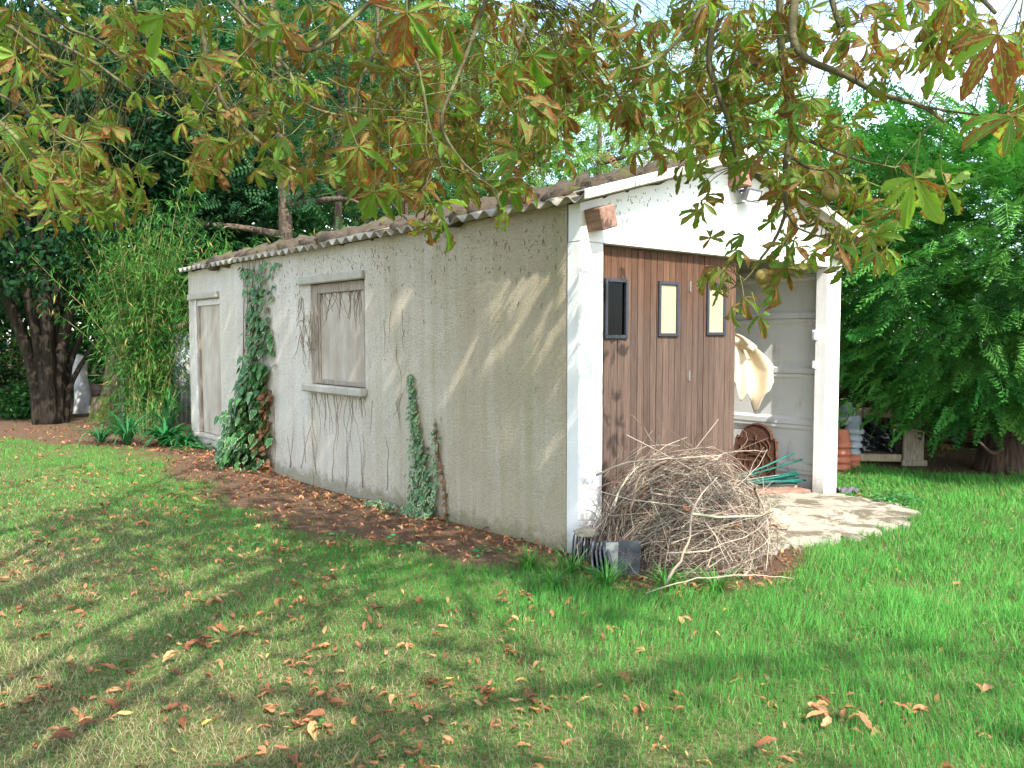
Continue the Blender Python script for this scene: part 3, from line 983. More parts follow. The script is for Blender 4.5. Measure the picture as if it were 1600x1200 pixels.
def sheet(side, k):
    y0 = 3.845 + k * WAVE * 5
    nw, per = 5, 8
    ys = np.linspace(0, nw * WAVE + .03, nw * per + 2)
    sl = np.linspace(0, 1, 7)
    rng = np.random.default_rng(100 + k + 50 * side)
    lift = rng.normal(0, .005) + .004 * (k % 2)
    V = []
    for lay, dz in ((0, .0), (1, -.0085)):
        for s in sl:
            xx = (3.845 + rng.normal(0, .004)) if s == 0 else 3.845
            xs = xx + (RX - .02 - xx) * s
            for yv in ys:
                w = .0265 * math.cos(2 * PI * yv / WAVE)
                z = 2.43 + (xs - 3.86) * slope + w + dz + lift + .004 * math.sin(yv * 3 + s * 4 + k)
                V.append((xs if side == 0 else 2 * RX - xs, y0 + yv + .002 * lay, z))
    m = len(ys); F = []
    base = m * len(sl)
    for i in range(len(sl) - 1):
        for j in range(m - 1):
            q = (i * m + j, i * m + j + 1, (i + 1) * m + j + 1, (i + 1) * m + j)
            F.append(q[::-1]); F.append(tuple(base + a for a in q))
    for j in range(m - 1):
        F.append((j, j + 1, base + j + 1, base + j))
    for i in range(len(sl) - 1):
        F.append((i * m, (i + 1) * m, base + (i + 1) * m, base + i * m)[::-1])
        F.append((i * m + m - 1, (i + 1) * m + m - 1, base + (i + 1) * m + m - 1, base + i * m + m - 1))
    me = mesh('roof_sheet', np.array(V), F, M['roof_sheet'], True)
    put('roof_sheet', me, shed)


for side in (0, 1):
    for k in range(9):
        sheet(side, k)
# verge capping strips along the front gable, ridge cap
for side in (0, 1):
    mb = MB()
    f = lambda x_: x_ if side == 0 else 2 * RX - x_
    P = []
    for x_ in (3.84, 4.6, 5.3, RX - .002):
        zc = 2.43 + (x_ - 3.86) * slope
        P.append([(f(x_), 3.838, zc - .022), (f(x_), 3.832, zc + .030), (f(x_), 3.842, zc + .044), (f(x_), 3.95, zc + .040), (f(x_), 3.95, zc + .033), (f(x_), 3.846, zc + .036), (f(x_), 3.846, zc - .022)])
    for a, b in zip(P[:-1], P[1:]):
        for j in range(7):
            q = [a[j], a[(j + 1) % 7], b[(j + 1) % 7], b[j]]
            mb.add(q, [(0, 1, 2, 3)])
    for a in (P[0], P[-1]):
        mb.add(a, [tuple(range(7))])
    mb.put('verge_capping', M['roof_edge'], shed)
ridge_prof = lambda s: [(RX - .17 * s, RZ - .05 * s - .02 + .035), (RX - .06, RZ + .03), (RX, RZ + .055), (RX + .06, RZ + .03), (RX + .17 * s, RZ - .05 * s + .015), (RX + .15 * s, RZ - .05 * s), (RX, RZ + .03), (RX - .15 * s, RZ - .05 * s)]
for k in range(9):
    MB().prism(ridge_prof(1 + .05 * (k % 2)), 1, 3.84 + k * .885, 3.84 + k * .885 + .875).put('ridge_cap', M['roof_edge'], shed)


def blob_template(rng, n=1):
    phi = (1 + 5 ** .5) / 2
    V = np.array([(-1, phi, 0), (1, phi, 0), (-1, -phi, 0), (1, -phi, 0), (0, -1, phi), (0, 1, phi), (0, -1, -phi), (0, 1, -phi), (phi, 0, -1), (phi, 0, 1), (-phi, 0, -1), (-phi, 0, 1)])
    F = [(0, 11, 5), (0, 5, 1), (0, 1, 7), (0, 7, 10), (0, 10, 11), (1, 5, 9), (5, 11, 4), (11, 10, 2), (10, 7, 6), (7, 1, 8), (3, 9, 4), (3, 4, 2), (3, 2, 6), (3, 6, 8), (3, 8, 9), (4, 9, 5), (2, 4, 11), (6, 2, 10), (8, 6, 7), (9, 8, 1)]
    V = unit(V)
    for _ in range(n):
        V = V.tolist(); G = []; mid = {}

        def mp(a, b):
            k = (min(a, b), max(a, b))
            if k not in mid:
                m_ = np.array(V[a]) + np.array(V[b]); mid[k] = len(V); V.append((m_ / np.linalg.norm(m_)).tolist())
            return mid[k]
        for a, b, c in F:
            x_, y_, z_ = mp(a, b), mp(b, c), mp(c, a)
            G += [(a, x_, z_), (b, y_, x_), (c, z_, y_), (x_, y_, z_)]
        F = G; V = np.array(V)
    V = V * (1 + rng.normal(0, .14, (len(V), 1)))
    return V, np.array(F), np.zeros((len(V), 3))


def rot_z(a):
    c, s = np.cos(a), np.sin(a); o = np.zeros_like(a)
    return np.stack([np.stack([c, -s, o], -1), np.stack([s, c, o], -1), np.stack([o, o, o + 1], -1)], -2)


def roof_moss():
    rng = np.random.default_rng(61)
    tems = []
    for k in range(5):
        V, F, L = blob_template(rng, 1)
        tems.append((V * np.array([1.0, .66, .55]), F, L))
    n = 2300
    s = rng.random(n) ** .85
    x = 3.95 + (RX - .12 - 3.95) * s
    y = 3.98 + rng.random(n) * 7.6
    clump = .5 + .5 * vn(x, y, 3.0, 71)
    k = rng.random(n) < .25 + .75 * clump
    x, y = x[k], y[k]; n = len(x)
    z = 2.43 + (x - 3.86) * slope + .0265 * np.cos(2 * PI * (y - 3.845) / WAVE) + .008
    R = frames(np.tile(np.array([1, 0, slope]), (n, 1)) + rng.normal(0, .16, (n, 3)), np.tile(np.array([0, 0, 1.0]), (n, 1)))
    V, F, L, r = bake_many(tems, np.stack([x, y, z], -1), R, .05 + .10 * rng.random(n) ** 2, rng)
    o = put('roof_moss', mesh('roof_moss', V, F, M['roof_moss'], True, None, r), shed)
    tag(o, 'brown moss and debris crusted on the corrugated roof', kind='stuff')


roof_moss()

# ------------------------------------------------------------------ garage door
DX0, DX1, DY = 4.205, 5.865, SY0 + .075
gdoor = None
for z0 in (.10, 1.05, 2.02):
    q_ = MB().box((DX0 + .01, DY + .023, z0), (DX1 - .01, DY + .055, z0 + .11), .004)
    if gdoor is None:
        gdoor = q_.put('garage_door', M['old_wood'], shed)
    else:
        q_.put('rail', M['old_wood'], gdoor)
tag(gdoor, 'weathered brown plank door with three small windows')
WINS = [(4.278, 4.518, 1.495, 1.925), (4.862, 5.102, 1.510, 1.930), (5.458, 5.708, 1.520, 1.945)]
NB = 23
bw = (DX1 - DX0) / NB
rng = np.random.default_rng(5)
for i in range(NB):
    x0, x1 = DX0 + i * bw + .0022, DX0 + (i + 1) * bw - .0022
    j = rng.normal(0, .0012)
    z0 = .045 + rng.random() * .012
    segs = [(x0, x1, z0, 2.150)]
    for a, b, c, d in WINS:                               # boards are cut out behind the windows
        ia, ib = a + .012, b - .012
        if x1 > ia and x0 < ib:
            segs = []
            if x0 < ia: segs.append((x0, ia, z0, 2.150))
            if x1 > ib: segs.append((ib, x1, z0, 2.150))
            xa, xb = max(x0, ia), min(x1, ib)
            segs += [(xa, xb, z0, c + .015), (xa, xb, d - .015, 2.150)]
    mb = MB()
    for xa, xb, a, b in segs:
        mb.box((xa, DY + j, a), (xb, DY + .022, b), .0035 if len(segs) == 1 else 0)
    mb.put('board', M['door_board'], gdoor)
for i, (a, b, c, d) in enumerate(WINS):
    mb = MB(); t = .026
    y0, y1 = DY - .020, DY + .0235
    mb.box((a, y0, c), (a + t, y1, d), .004).box((b - t, y0, c), (b, y1, d), .004)
    mb.box((a + t, y0 + .001, c), (b - t, y1, c + t), .004).box((a + t, y0 + .001, d - t), (b - t, y1, d), .004)
    mb.put('window_frame', M['black_frame'], gdoor)
    MB().box((a + t - .002, DY - .004 + .006 * (i == 0), c + t - .002), (b - t + .002, DY + .004 + .006 * (i == 0), d - t + .002)).put('pane', M['window_glass'] if i == 0 else M['cream_board'], gdoor)
for z0 in (1.86, 1.16, .35):
    MB().tube([(5.245, DY - .008, z0), (5.245, DY - .008, z0 + .085)], .008, 8).box((5.232, DY - .004, z0 + .01), (5.258, DY - .0012, z0 + .075)).put('hinge', M['hinge_metal'], gdoor)
# inside rail the door hangs from
MB().box((4.22, SY0 + .16, 2.17), (7.2, SY0 + .19, 2.23), .004).put('door_rail', M['hinge_metal'], shed)

# floodlight on the gable
fl = thing('floodlight', (5.83, SY0, 2.72), 'small grey floodlight mounted on the gable under the ridge beam', 'floodlight')
Mx = Matrix.Translation((5.80, SY0 - .10, 2.655)) @ Matrix.Rotation(.35, 4, 'X') @ Matrix.Rotation(-.25, 4, 'Z')
MB().box((-.075, -.03, -.055), (.075, .035, .055), .01, Mx).put('housing', M['lamp_body'], fl)
MB().box((-.064, -.037, -.045), (.064, -.0302, .045), .004, Mx).put('glass', M['lamp_glass'], fl)
MB().box((-.070, -.043, -.051), (-.064, -.0302, .051), .001, Mx).box((.064, -.043, -.051), (.070, -.0302, .051), .001, Mx).box((-.064, -.043, .045), (.064, -.0302, .051), .001, Mx).box((-.064, -.043, -.051), (.064, -.0302, -.045), .001, Mx).put('bezel', M['hinge_metal'], fl)
MB().tube([(5.80, SY0, 2.70), (5.795, SY0 - .05, 2.70), (5.80, SY0 - .07, 2.67)], .012, 8).put('bracket', M['lamp_body'], fl)
MB().tube(smooth_path([(5.76, SY0 - .003, 2.74), (5.70, SY0 - .03, 2.70), (5.73, SY0 - .06, 2.65), (5.77, SY0 - .075, 2.65)]), .006, 6).put('cable', M['lamp_body'], fl)

# switch boxes on the inner side of the right post
sw = thing('switch_box', (7.215, SY0 + .1, 1.52), 'white plastic switch box fixed inside the right post', 'switch')
MB().box((7.165, SY0 + .09, 1.48), (7.2155, SY0 + .134, 1.575), .006).put('housing', M['white_plastic'], sw)
MB().box((7.1585, SY0 + .098, 1.495), (7.1648, SY0 + .126, 1.56), .003).put('rocker', M['grey_plastic'], sw)
so2 = thing('socket_box', (7.215, SY0 + .12, 1.24), 'small grey junction box below the white switch', 'junction box')
MB().box((7.18, SY0 + .10, 1.205), (7.2155, SY0 + .134, 1.285), .006).put('housing', M['grey_plastic'], so2)
MB().box((7.176, SY0 + .105, 1.215), (7.1798, SY0 + .13, 1.275), .002).put('lid', M['white_plastic'], so2)

# ------------------------------------------------------------------ things in and around the open half
# cast-iron fireback leaning on the inner wall: arched plate, crown, shield and lilies in relief
FB = thing('fireback', (7.27, 4.78, .03), 'rusty cast iron fireback with crown and shield leaning against the inner wall', 'fireback')


def fb3(u, z, d=0.0):
    """plate coordinates: u across (towards the door is +), z up, d out of the face"""
    tilt = .13
    return (7.335 - .058 - (1 - z / .62) * tilt * .62 - d, 4.775 + u, .03 + z)


W2 = .245
out = [(-W2, 0), (W2, 0), (W2, .44), (W2 - .05, .45)]
out += [((W2 - .055) * math.cos(t), .455 + .15 * math.sin(t)) for t in np.linspace(.12, PI - .12, 15)]
out += [(-W2 + .05, .45), (-W2, .44)]
mb = MB(); n = len(out)
mb.add([fb3(u, z, .012) for u, z in out] + [fb3(u, z, -.012) for u, z in out], [tuple(range(n))[::-1], tuple(range(n, 2 * n))] + [(i, (i + 1) % n, n + (i + 1) % n, n + i) for i in range(n)])
mb.put('plate', M['rust_iron'], FB)


def relief(name, pts, r, closed=False, n=6):
    P = [fb3(u, z, .016) for u, z in pts]
    if closed:
        P = P + P[:2]
    MB().tube(smooth_path(P, 4), r * .62, n).put(name, M['rust_iron'], FB, True)


relief('rim', [(u * .93, .02 + z * .945) for u, z in out], .012, True)
relief('shield', [(-.09, .27), (0, .285), (.09, .27), (.105, .18), (.08, .10), (0, .055), (-.08, .10), (-.105, .18)], .012, True)
relief('crown', [(-.11, .315), (0, .30), (.11, .315)], .014)
for a in (-.11, -.055, 0, .055, .11):
    relief('crown_arch', [(a, .325), (a * 1.25, .37), (a * .9, .41), (a * .25, .435)], .0085)
relief('crown_orb', [(0, .43), (0, .455), (0, .475)], .016, n=8)
for cu, cz in ((-.045, .205), (.045, .205), (0, .125)):
    relief('fleur_de_lis', [(cu - .024, cz + .004), (cu - .02, cz + .03), (cu - .004, cz + .002), (cu, cz - .026)], .006)
    relief('fleur_de_lis', [(cu + .024, cz + .004), (cu + .02, cz + .03), (cu + .004, cz + .002), (cu, cz - .026)], .006)
    relief('fleur_de_lis', [(cu, cz - .02), (cu, cz + .04)], .009)
for s_ in (-1, 1):
    relief('scroll', [(s_ * .14, .08), (s_ * .19, .13), (s_ * .15, .19), (s_ * .20, .25), (s_ * .15, .31), (s_ * .17, .38), (s_ * .12, .45)], .011)
    relief('scroll', [(s_ * .20, .06), (s_ * .16, .10), (s_ * .21, .16)], .009)

# hide or cloth hung on the door's edge: gathered at the top, folds spreading below
HK = np.array([6.02, 4.42, 1.44])


def drape(name, w, h, mat, top, lean, folds, seed, parent, shape, out=.0, nu=44, nv=26):
    rng = np.random.default_rng(seed)
    ph = rng.random(4) * 6
    V = []
    ax = np.array([.80, -.60, 0.0]); nrm = np.array([-.60, -.80, 0.0])
    for j in range(nv + 1):
        v = j / nv
        for i in range(nu + 1):
            u = i / nu * 2 - 1
            wid = w * (0.16 + .84 * min(1, v * 1.6) ** .7)
            hh = h * shape(u)
            f = (.014 + .045 * v) * math.sin(u * folds + ph[0] + .8 * v) + (.008 + .03 * v) * math.sin(u * folds * 2.1 + ph[1] + 3 * v) + .012 * math.sin(v * 9 + u * 5 + ph[2])
            p = np.array(top) + ax * (u * wid * .5 + lean * v) + nrm * (f + out * math.sin(v * PI) + .02) + np.array([0, 0, -hh * v])
            V.append(p)
    F = [(j * (nu + 1) + i, j * (nu + 1) + i + 1, (j + 1) * (nu + 1) + i + 1, (j + 1) * (nu + 1) + i) for j in range(nv) for i in range(nu)]
    o = put(name, mesh(name, np.array(V), F, M[mat], True), parent)
    m_ = o.modifiers.new('thick', 'SOLIDIFY'); m_.thickness = .004
    return o


ck = thing('hanging_hide', HK, 'cream hide and white cloths hung up just inside the open doorway', 'cloth')
hd = drape('hide', .66, .64, 'cream_hide', HK + np.array([.17, -.06, .08]), .06, 6.0, 3, ck, lambda u: .60 + .36 * math.exp(-((u - .5) / .50) ** 2) + .09 * math.sin(11 * u + 1) + .05 * math.sin(23 * u), .02)
drape('white_cloth', .26, .66, 'white_cloth', HK + np.array([.02, -.06, -.14]), -.03, 4.5, 4, ck, lambda u: .7 + .3 * math.cos(u * 1.2 + 1), .02)
drape('green_cloth', .14, .40, 'green_cloth', HK + np.array([.02, .05, -.12]), .03, 4.5, 8, ck, lambda u: 1.0, .02)
drape('collar_fold', .34, .16, 'cream_hide', HK + np.array([.15, -.10, .095]), .05, 4.0, 9, ck, lambda u: .8 + .3 * u, .05, 18, 8)
MB().tube([(5.84, 4.30, 1.53), tuple(HK + np.array([.05, -.01, .10]))], .008, 8).put('hook', M['hinge_metal'], ck)

# bundle of green plastic-coated stakes and the red-brown plank under them
rng = np.random.default_rng(12)
for i in range(20):
    a = np.array([6.15 + rng.random() * .35, 4.55 + rng.random() * .35, .07 + .010 * (i % 5) + rng.random() * .04])
    b = np.array([7.16 + rng.random() * .14, 4.22 + rng.random() * .16, .08 + .010 * (i % 6) + rng.random() * .07])
    if i % 7 == 6:
        b = np.array([7.28, 4.28 + rng.random() * .1, .30 + rng.random() * .14]); a[2] += .02
    mid = (a + b) / 2 + rng.normal(0, .015, 3)
    o = MB().tube(smooth_path([a, mid, b], 4), .0095, 7).put('garden_stake', M['stake_green'], None, True)
    tag(o, 'thin dark green plastic-coated stake in the bundle inside the doorway', 'stake', 'green stakes inside the doorway')
    if i % 7 == 6:
        o['label'] = ('green stake leaning highest against the inner wall', 'green stake of the bundle leaning up in the corner by the post', 'green stake crossing on top of the bundle and resting on the wall', 'second highest green stake leaning on the inner wall')[i // 7]
        del o['group']
Mx = Matrix.Translation((6.78, 4.42, .046)) @ Matrix.Rotation(-.42, 4, 'Z') @ Matrix.Rotation(.03, 4, 'Y')
tag(MB().box((-.55, -.07, -.016), (.52, .06, .016), .004, Mx).put('plank', M['red_board']), 'flat red-brown plank on the slab below the green stakes', 'plank')
Mx = Matrix.Translation((6.86, 4.55, .05)) @ Matrix.Rotation(-.50, 4, 'Z')
tag(MB().box((-.50, -.06, -.02), (.44, .06, .02), .004, Mx).put('grey_plank', M['old_wood']), 'grey weathered plank behind the red-brown one', 'plank')


def stone(name, c, size, mat, seed, label, cat, n=3, rough=.10):
    rng = np.random.default_rng(seed)
    V, F, L = blob_template(np.random.default_rng(seed), n)
    V = unit(V)
    d = 1 + rough * (np.sin(V @ rng.normal(0, 2.2, 3) + 1) + .7 * np.sin(V @ rng.normal(0, 4.5, 3)) + .4 * np.sin(V @ rng.normal(0, 9, 3)))
    for k in range(9):                                   # knock flat facets off it
        a = unit(rng.normal(size=3)); lim = .62 + .28 * rng.random()
        pr = V * d[:, None] @ a
        d = np.where(pr > lim, d * lim / np.maximum(pr, 1e-6), d)
    V = V * d[:, None] * np.array(size) + np.array(c)
    o = put(name, mesh(name, V, F, M[mat], False))
    return tag(o, label, cat)


stone('limestone_rock', (5.30, 3.36, .125), (.135, .13, .165), 'limestone', 4, 'cream limestone lump beside the brushwood heap', 'rock')
stone('flat_stone', (3.90, 3.86, .195), (.10, .075, .035), 'limestone', 9, 'pale flat stone lying on the slates by the shed corner', 'stone', 2)

# roof slates stacked on edge by the corner
st = thing('slate_stack', (3.86, 3.86, 0), 'stack of dark slates standing on edge against the shed corner', 'slates')
rng = np.random.default_rng(31)
for i in range(6):
    Mx = Matrix.Translation((3.82 + i * .017, 3.92 - i * .012, .07)) @ Matrix.Rotation(.75 + rng.normal(0, .04), 4, 'Z') @ Matrix.Rotation(.08 + rng.normal(0, .03), 4, 'X')
    MB().box((-.085, -.004, -.12), (.085, .004, .095 + rng.normal(0, .008)), .001, Mx).put('slate', M['slate'], st)
st2 = thing('tilted_slates', (3.78, 3.52, 0), 'short stack of tilted slates with a pale lichen patch before the heap', 'slates')
for i in range(5):
    Mx = Matrix.Translation((3.70 + i * .024, 3.60 - i * .018, .065)) @ Matrix.Rotation(.72 + rng.normal(0, .05), 4, 'Z') @ Matrix.Rotation(-.10 - .03 * i, 4, 'X') @ Matrix.Rotation(rng.normal(0, .05), 4, 'Y')
    MB().box((-.12, -.005, -.11), (.12, .005, .125 + rng.normal(0, .008)), .001, Mx).put('slate', M['slate'], st2)
Mx = Matrix.Translation((3.80, 3.485, .10)) @ Matrix.Rotation(-.62, 4, 'Z') @ Matrix.Rotation(.16, 4, 'X')
MB().box((-.10, -.005, -.12), (.14, .005, .13), .001, Mx).put('slate', M['slate'], st2)
MB().box((-.085, -.0075, -.11), (-.005, -.0052, .125), .0005, Mx).put('lichen_patch', M['lichen_slate'], st2)

# ------------------------------------------------------------------ heap of cut brushwood
HC = np.array([4.45, 3.45, 0.0])
HR = np.array([.58, .52, .66])


def heap_point(th, ph, k=1.0):
    d = np.array([math.cos(th) * math.cos(ph), math.sin(th) * math.cos(ph), math.sin(ph)])
    d = np.sign(d) * np.abs(d) ** np.array([.9, .9, .95])
    k = k * (1 + .10 * math.sin(th * 3 + 1) + .08 * math.sin(th * 5 + ph * 4) + .07 * math.sin(ph * 7 + th))
    return HC + d * HR * k


def twig_path(rng, big):
    th = rng.random() * 2 * PI
    ph = math.asin(min(.98, rng.random() ** .8))
    k = .72 + .32 * rng.random()
    p = heap_point(th, ph, k)
    nrm = unit((p - HC) / HR ** 2)
    tan = unit(np.cross(nrm, rng.normal(size=3)))
    if rng.random() < .55:                               # many lie across, left to right
        tan = unit(np.array([.75, -.55, .25]) * rng.choice([-1, 1]) + rng.normal(0, .45, 3)); tan -= nrm * (tan @ nrm); tan = unit(tan)
    if rng.random() < .14: tan = unit(tan + nrm * rng.uniform(.4, 1.3))
    L = (.35 + .65 * rng.random()) * (1.1 if big else .8)
    m = 7
    P = []
    bend = rng.normal(0, .45, 3)
    for i in range(m):
        t = (i / (m - 1) - .5) * L
        q = p + tan * t + bend * t * t * .8 + nrm * (-.42 * t * t / .5) + rng.normal(0, .007, 3)
        q[2] = max(q[2], .02 + .01 * rng.random())
        if q[1] > 3.985: q[1] = 3.985 - .02 * rng.random()
        P.append(q)
    return np.array(P)


heap = thing('brushwood_heap', HC, 'rounded heap of dry tangled twigs piled before the plank door', 'twigs')
rng = np.random.default_rng(77)
tw_mb = []
for i in range(2500):
    big = i < 292
    P = twig_path(rng, big)
    r0 = (.0028 + .0075 * rng.random() ** 3) if big else (.0013 + .0019 * rng.random())
    rad = np.linspace(r0, r0 * .35, len(P))
    V, F = tube(P, rad, 5 if big else 3, False)
    if big:
        if i % 2 == 0:                                    # a side shoot
            q = P[int(rng.integers(2, 5))]
            d_ = unit(P[-1] - P[0]) + rng.normal(0, .5, 3)
            V2, F2 = tube(np.array([q, q + d_ * .07, q + d_ * .16 + rng.normal(0, .02, 3)]), [r0 * .55, r0 * .45, r0 * .25], 4, False)
            F = F + [tuple(j + len(V) for j in f_) for f_ in F2]
            V = np.concatenate([V, V2])
        put('twig', mesh('twig', V, F, M['twig'], True), heap)
    else:
        tw_mb.append((V, np.array(F), np.zeros_like(V), np.full(len(V), rng.random())))
extra = [  # a few stouter sticks one can follow with the eye
    ([at(1040, 915, 4.75), at(1075, 850, 4.72), at(1085, 790, 4.75), at(1120, 745, 4.9)], .013),
    ([at(1008, 925, 4.70), at(1090, 905, 4.70), at(1180, 898, 4.75), at(1240, 905, 4.9)], .006),
    ([at(932, 742, 5.3), at(985, 722, 5.2), at(1060, 716, 5.2), at(1125, 712, 5.2)], .010),
    ([at(1020, 690, 5.3), at(1000, 660, 5.3), at(985, 648, 5.3)], .006),
    ([at(1000, 760, 4.9), at(1020, 710, 5.0), at(1028, 680, 5.1)], .008),
    ([at(1110, 720, 5.1), at(1150, 705, 5.2), at(1200, 705, 5.3)], .005),
    ([at(1120, 740, 5.1), at(1165, 690, 5.25), at(1160, 670, 5.3)], .004),
    ([at(985, 800, 4.8), at(1000, 745, 4.85), at(1040, 720, 5.0)], .012)]
for P, r0 in extra:
    P = smooth_path(P, 5)
    V, F = tube(P + rng.normal(0, .004, P.shape), np.linspace(r0 * .65, r0 * .3, len(P)), 7, True)
    put('stick', mesh('stick', V, F, M['twig'], True), heap)
V, F, L, r = join(tw_mb)
CAUGHT = [(rng.random() * 2 * PI, math.asin(rng.random() ** 1.6)) for k in range(46)]
tag(put('fine_twigs', mesh('fine_twigs', V, F, M['twig'], True, None, r), heap), kind='stuff')

# ------------------------------------------------------------------ chestnut leaf templates
def leaflet(L, wid, droop0, droop1, fold, curl, rng, seg=7, rag=.10, tw=0.0):
    """one obovate leaflet along +x, bending down; returns rows of (left, mid, right)"""
    V, UV = [], []
    p = np.zeros(3)
    ang = droop0
    for i in range(seg + 1):
        u = i / seg
        if i:
            ang = droop0 + (droop1 - droop0) * (u ** 1.2)
            p = p + np.array([math.cos(ang), 0, -math.sin(ang)]) * L / seg
        w = wid * L * (math.sin(PI * min(1, u ** 1.55 * .985 + .012)) ** .85) + .006 * L
        nrm = np.array([math.sin(ang), 0, math.cos(ang)])
        a = fold + curl * u
        t = tw * u
        for s in (-1, 0, 1):
            ww = w * (1 + (rng.normal(0, rag) if s else 0)) * abs(s)
            off = np.array([0, s * ww * math.cos(a), 0]) + nrm * ww * math.sin(a)
            y_, z_ = off[1], off @ nrm
            off = np.array([0, y_ * math.cos(t), 0]) + nrm * (z_ + y_ * math.sin(t))
            if s and 0 < i < seg:
                off = off - np.array([math.cos(ang), 0, -math.sin(ang)]) * ww * .30 * (1 if i % 2 else -.3)
                off = off * (1.10 if i % 2 else .88)
            V.append(p + off); UV.append((u, s, 0))
    F = []
    for i in range(seg):
        for s in (0, 1):
            F.append((i * 3 + s, i * 3 + s + 1, (i + 1) * 3 + s + 1, (i + 1) * 3 + s)[::-1])
    return np.array(V), F, np.array(UV, float)


def palm(rng, seg=7, dead=0.0, petiole=True):
    k = int(rng.choice([5, 5, 6, 7, 7]))
    angs = np.radians(np.linspace(-118, 118, k) + rng.normal(0, 7, k))
    V, F, L, o = [], [], [], 0
    base = rng.uniform(-.05, .45)
    for i, a in enumerate(angs):
        ln = (1 - .42 * abs(a) / 2.05) * rng.uniform(.85, 1.1)
        dr = base + rng.uniform(0, .35) + dead * .4
        d1 = dr + rng.uniform(.1, .9) + dead * rng.uniform(.3, 1.6)
        v, f, uv = leaflet(ln, rng.uniform(.16, .215) * (1 - .35 * dead), dr, d1, rng.uniform(.1, .5) + dead * .5, rng.uniform(-.2, .8) + dead * .6, rng, seg, .11, rng.normal(0, .5))
        c, s = math.cos(a), math.sin(a)
        v = v @ np.array([[c, -s, 0], [s, c, 0], [0, 0, 1]]).T
        uv[:, 2] = rng.random()
        V.append(v); F += [tuple(j + o for j in q) for q in f]; L.append(uv); o += len(v)
    if petiole:
        P = smooth_path([(0, 0, 0), (-.25, 0, .10), (-.62, 0, .42)], 3)
        v, f = tube(P, np.linspace(.008, .014, len(P)), 4, False)
        V.append(v); F += [tuple(j + o for j in q) for q in f]; L.append(np.tile([[.5, 0, .3]], (len(v), 1)))
    return np.concatenate(V), np.array(F), np.concatenate(L)


trng = np.random.default_rng(3)
PALMS = [palm(trng, 11, d) for d in (0, .15, .3, .4, .6, .1, .35, .9, .5, .2, .8, .4)]
PALMS_LO = [palm(trng, 4, d) for d in (0, .2, .4, .2, .5)]
PALMS_FAR = [palm(np.random.default_rng(90 + k), 2, d, False) for k, d in enumerate((0, .2, .4, .2, .5))]


def curled(rng, L, wid, roll, arch, seg=9, cols=5):
    """a dry leaflet: edges rolled up, spine arched or wavy, surface crinkled"""
    V, UV = [], []
    p = np.zeros(3); ang = -arch * .5 + rng.normal(0, .2); tw = rng.normal(0, .8); kink = rng.normal(0, .8, 3)
    hs = rng.normal(0, .35)
    for i in range(seg + 1):
        u = i / seg
        if i:
            a = ang + arch * u + .35 * math.sin(u * 6 + kink[0]) * kink[1]
            h = hs * math.sin(u * 3 + kink[2])
            p = p + np.array([math.cos(a) * math.cos(h), math.sin(h), -math.sin(a)]) * L / seg
        w = wid * L * (math.sin(PI * min(1, u ** 1.4 * .97 + .02)) ** .8) + .004 * L
        rl = roll * (.35 + .65 * math.sin(PI * u)) * (1 + .3 * math.sin(u * 9 + kink[0]))
        for c in range(cols):
            v = c / (cols - 1) * 2 - 1
            th = v * rl
            r_ = w / max(.15, rl)
            y, z = r_ * math.sin(th), r_ * (1 - math.cos(th))
            y *= 1 + .10 * rng.normal() * abs(v); z += .045 * L * wid * 3 * rng.normal() * (.3 + abs(v)) * .6 + (.012 * L if (i + c) % 2 else 0)
            t = tw * (u - .5)
            V.append(p + np.array([0, y * math.cos(t) - z * math.sin(t), y * math.sin(t) + z * math.cos(t)])); UV.append((u, v, 0))
    F = [(i * cols + c, (i + 1) * cols + c, (i + 1) * cols + c + 1, i * cols + c + 1) for i in range(seg) for c in range(cols - 1)]
    return np.array(V), F, np.array(UV, float)


def dead_leaf_template(rng, kind, seg=9, cols=5):
    parts = []
    k = {0: 1, 1: 1, 2: 2, 3: 4}[kind]
    for i in range(k):
        v, f, uv = curled(rng, rng.uniform(.75, 1.05), rng.uniform(.16, .22), rng.uniform(.5, 1.7), rng.uniform(-.5, 1.3), seg, cols)
        a = rng.normal(0, .25) + (i - (k - 1) / 2) * rng.uniform(.5, .95)
        c, s = math.cos(a), math.sin(a)
        v = v @ np.array([[c, -s, 0], [s, c, 0], [0, 0, 1]]).T
        v[:, 2] -= np.percentile(v[:, 2], 15)
        uv[:, 2] = rng.random()
        parts.append((v, np.array(f), uv, np.zeros(len(v))))
    V, F, L, _ = join(parts)
    V[:, :2] -= V[:, :2].mean(0)
    return V, F, L


DEADS = [dead_leaf_template(trng, k) for k in (0, 1, 0, 1, 2, 0, 1, 3, 2, 0, 0, 1)]

DEADS_LO = [dead_leaf_template(np.random.default_rng(70 + k), (0, 1, 0, 2, 1, 0)[k], 4, 3) for k in range(6)]


hp = np.array([heap_point(a, b, 1.0) for a, b in CAUGHT])
k = hp[:, 1] < 3.9
hp = hp[k]
hV, hF, hL, hr = bake_many(DEADS[:6], hp, frames(rand_dirs(len(hp), trng), unit(hp - HC)), trng.uniform(.05, .09, len(hp)), trng)
tag(put('caught_leaves', mesh('caught_leaves', hV, hF, M['fallen_leaf'], True, hL, hr), heap), kind='stuff')


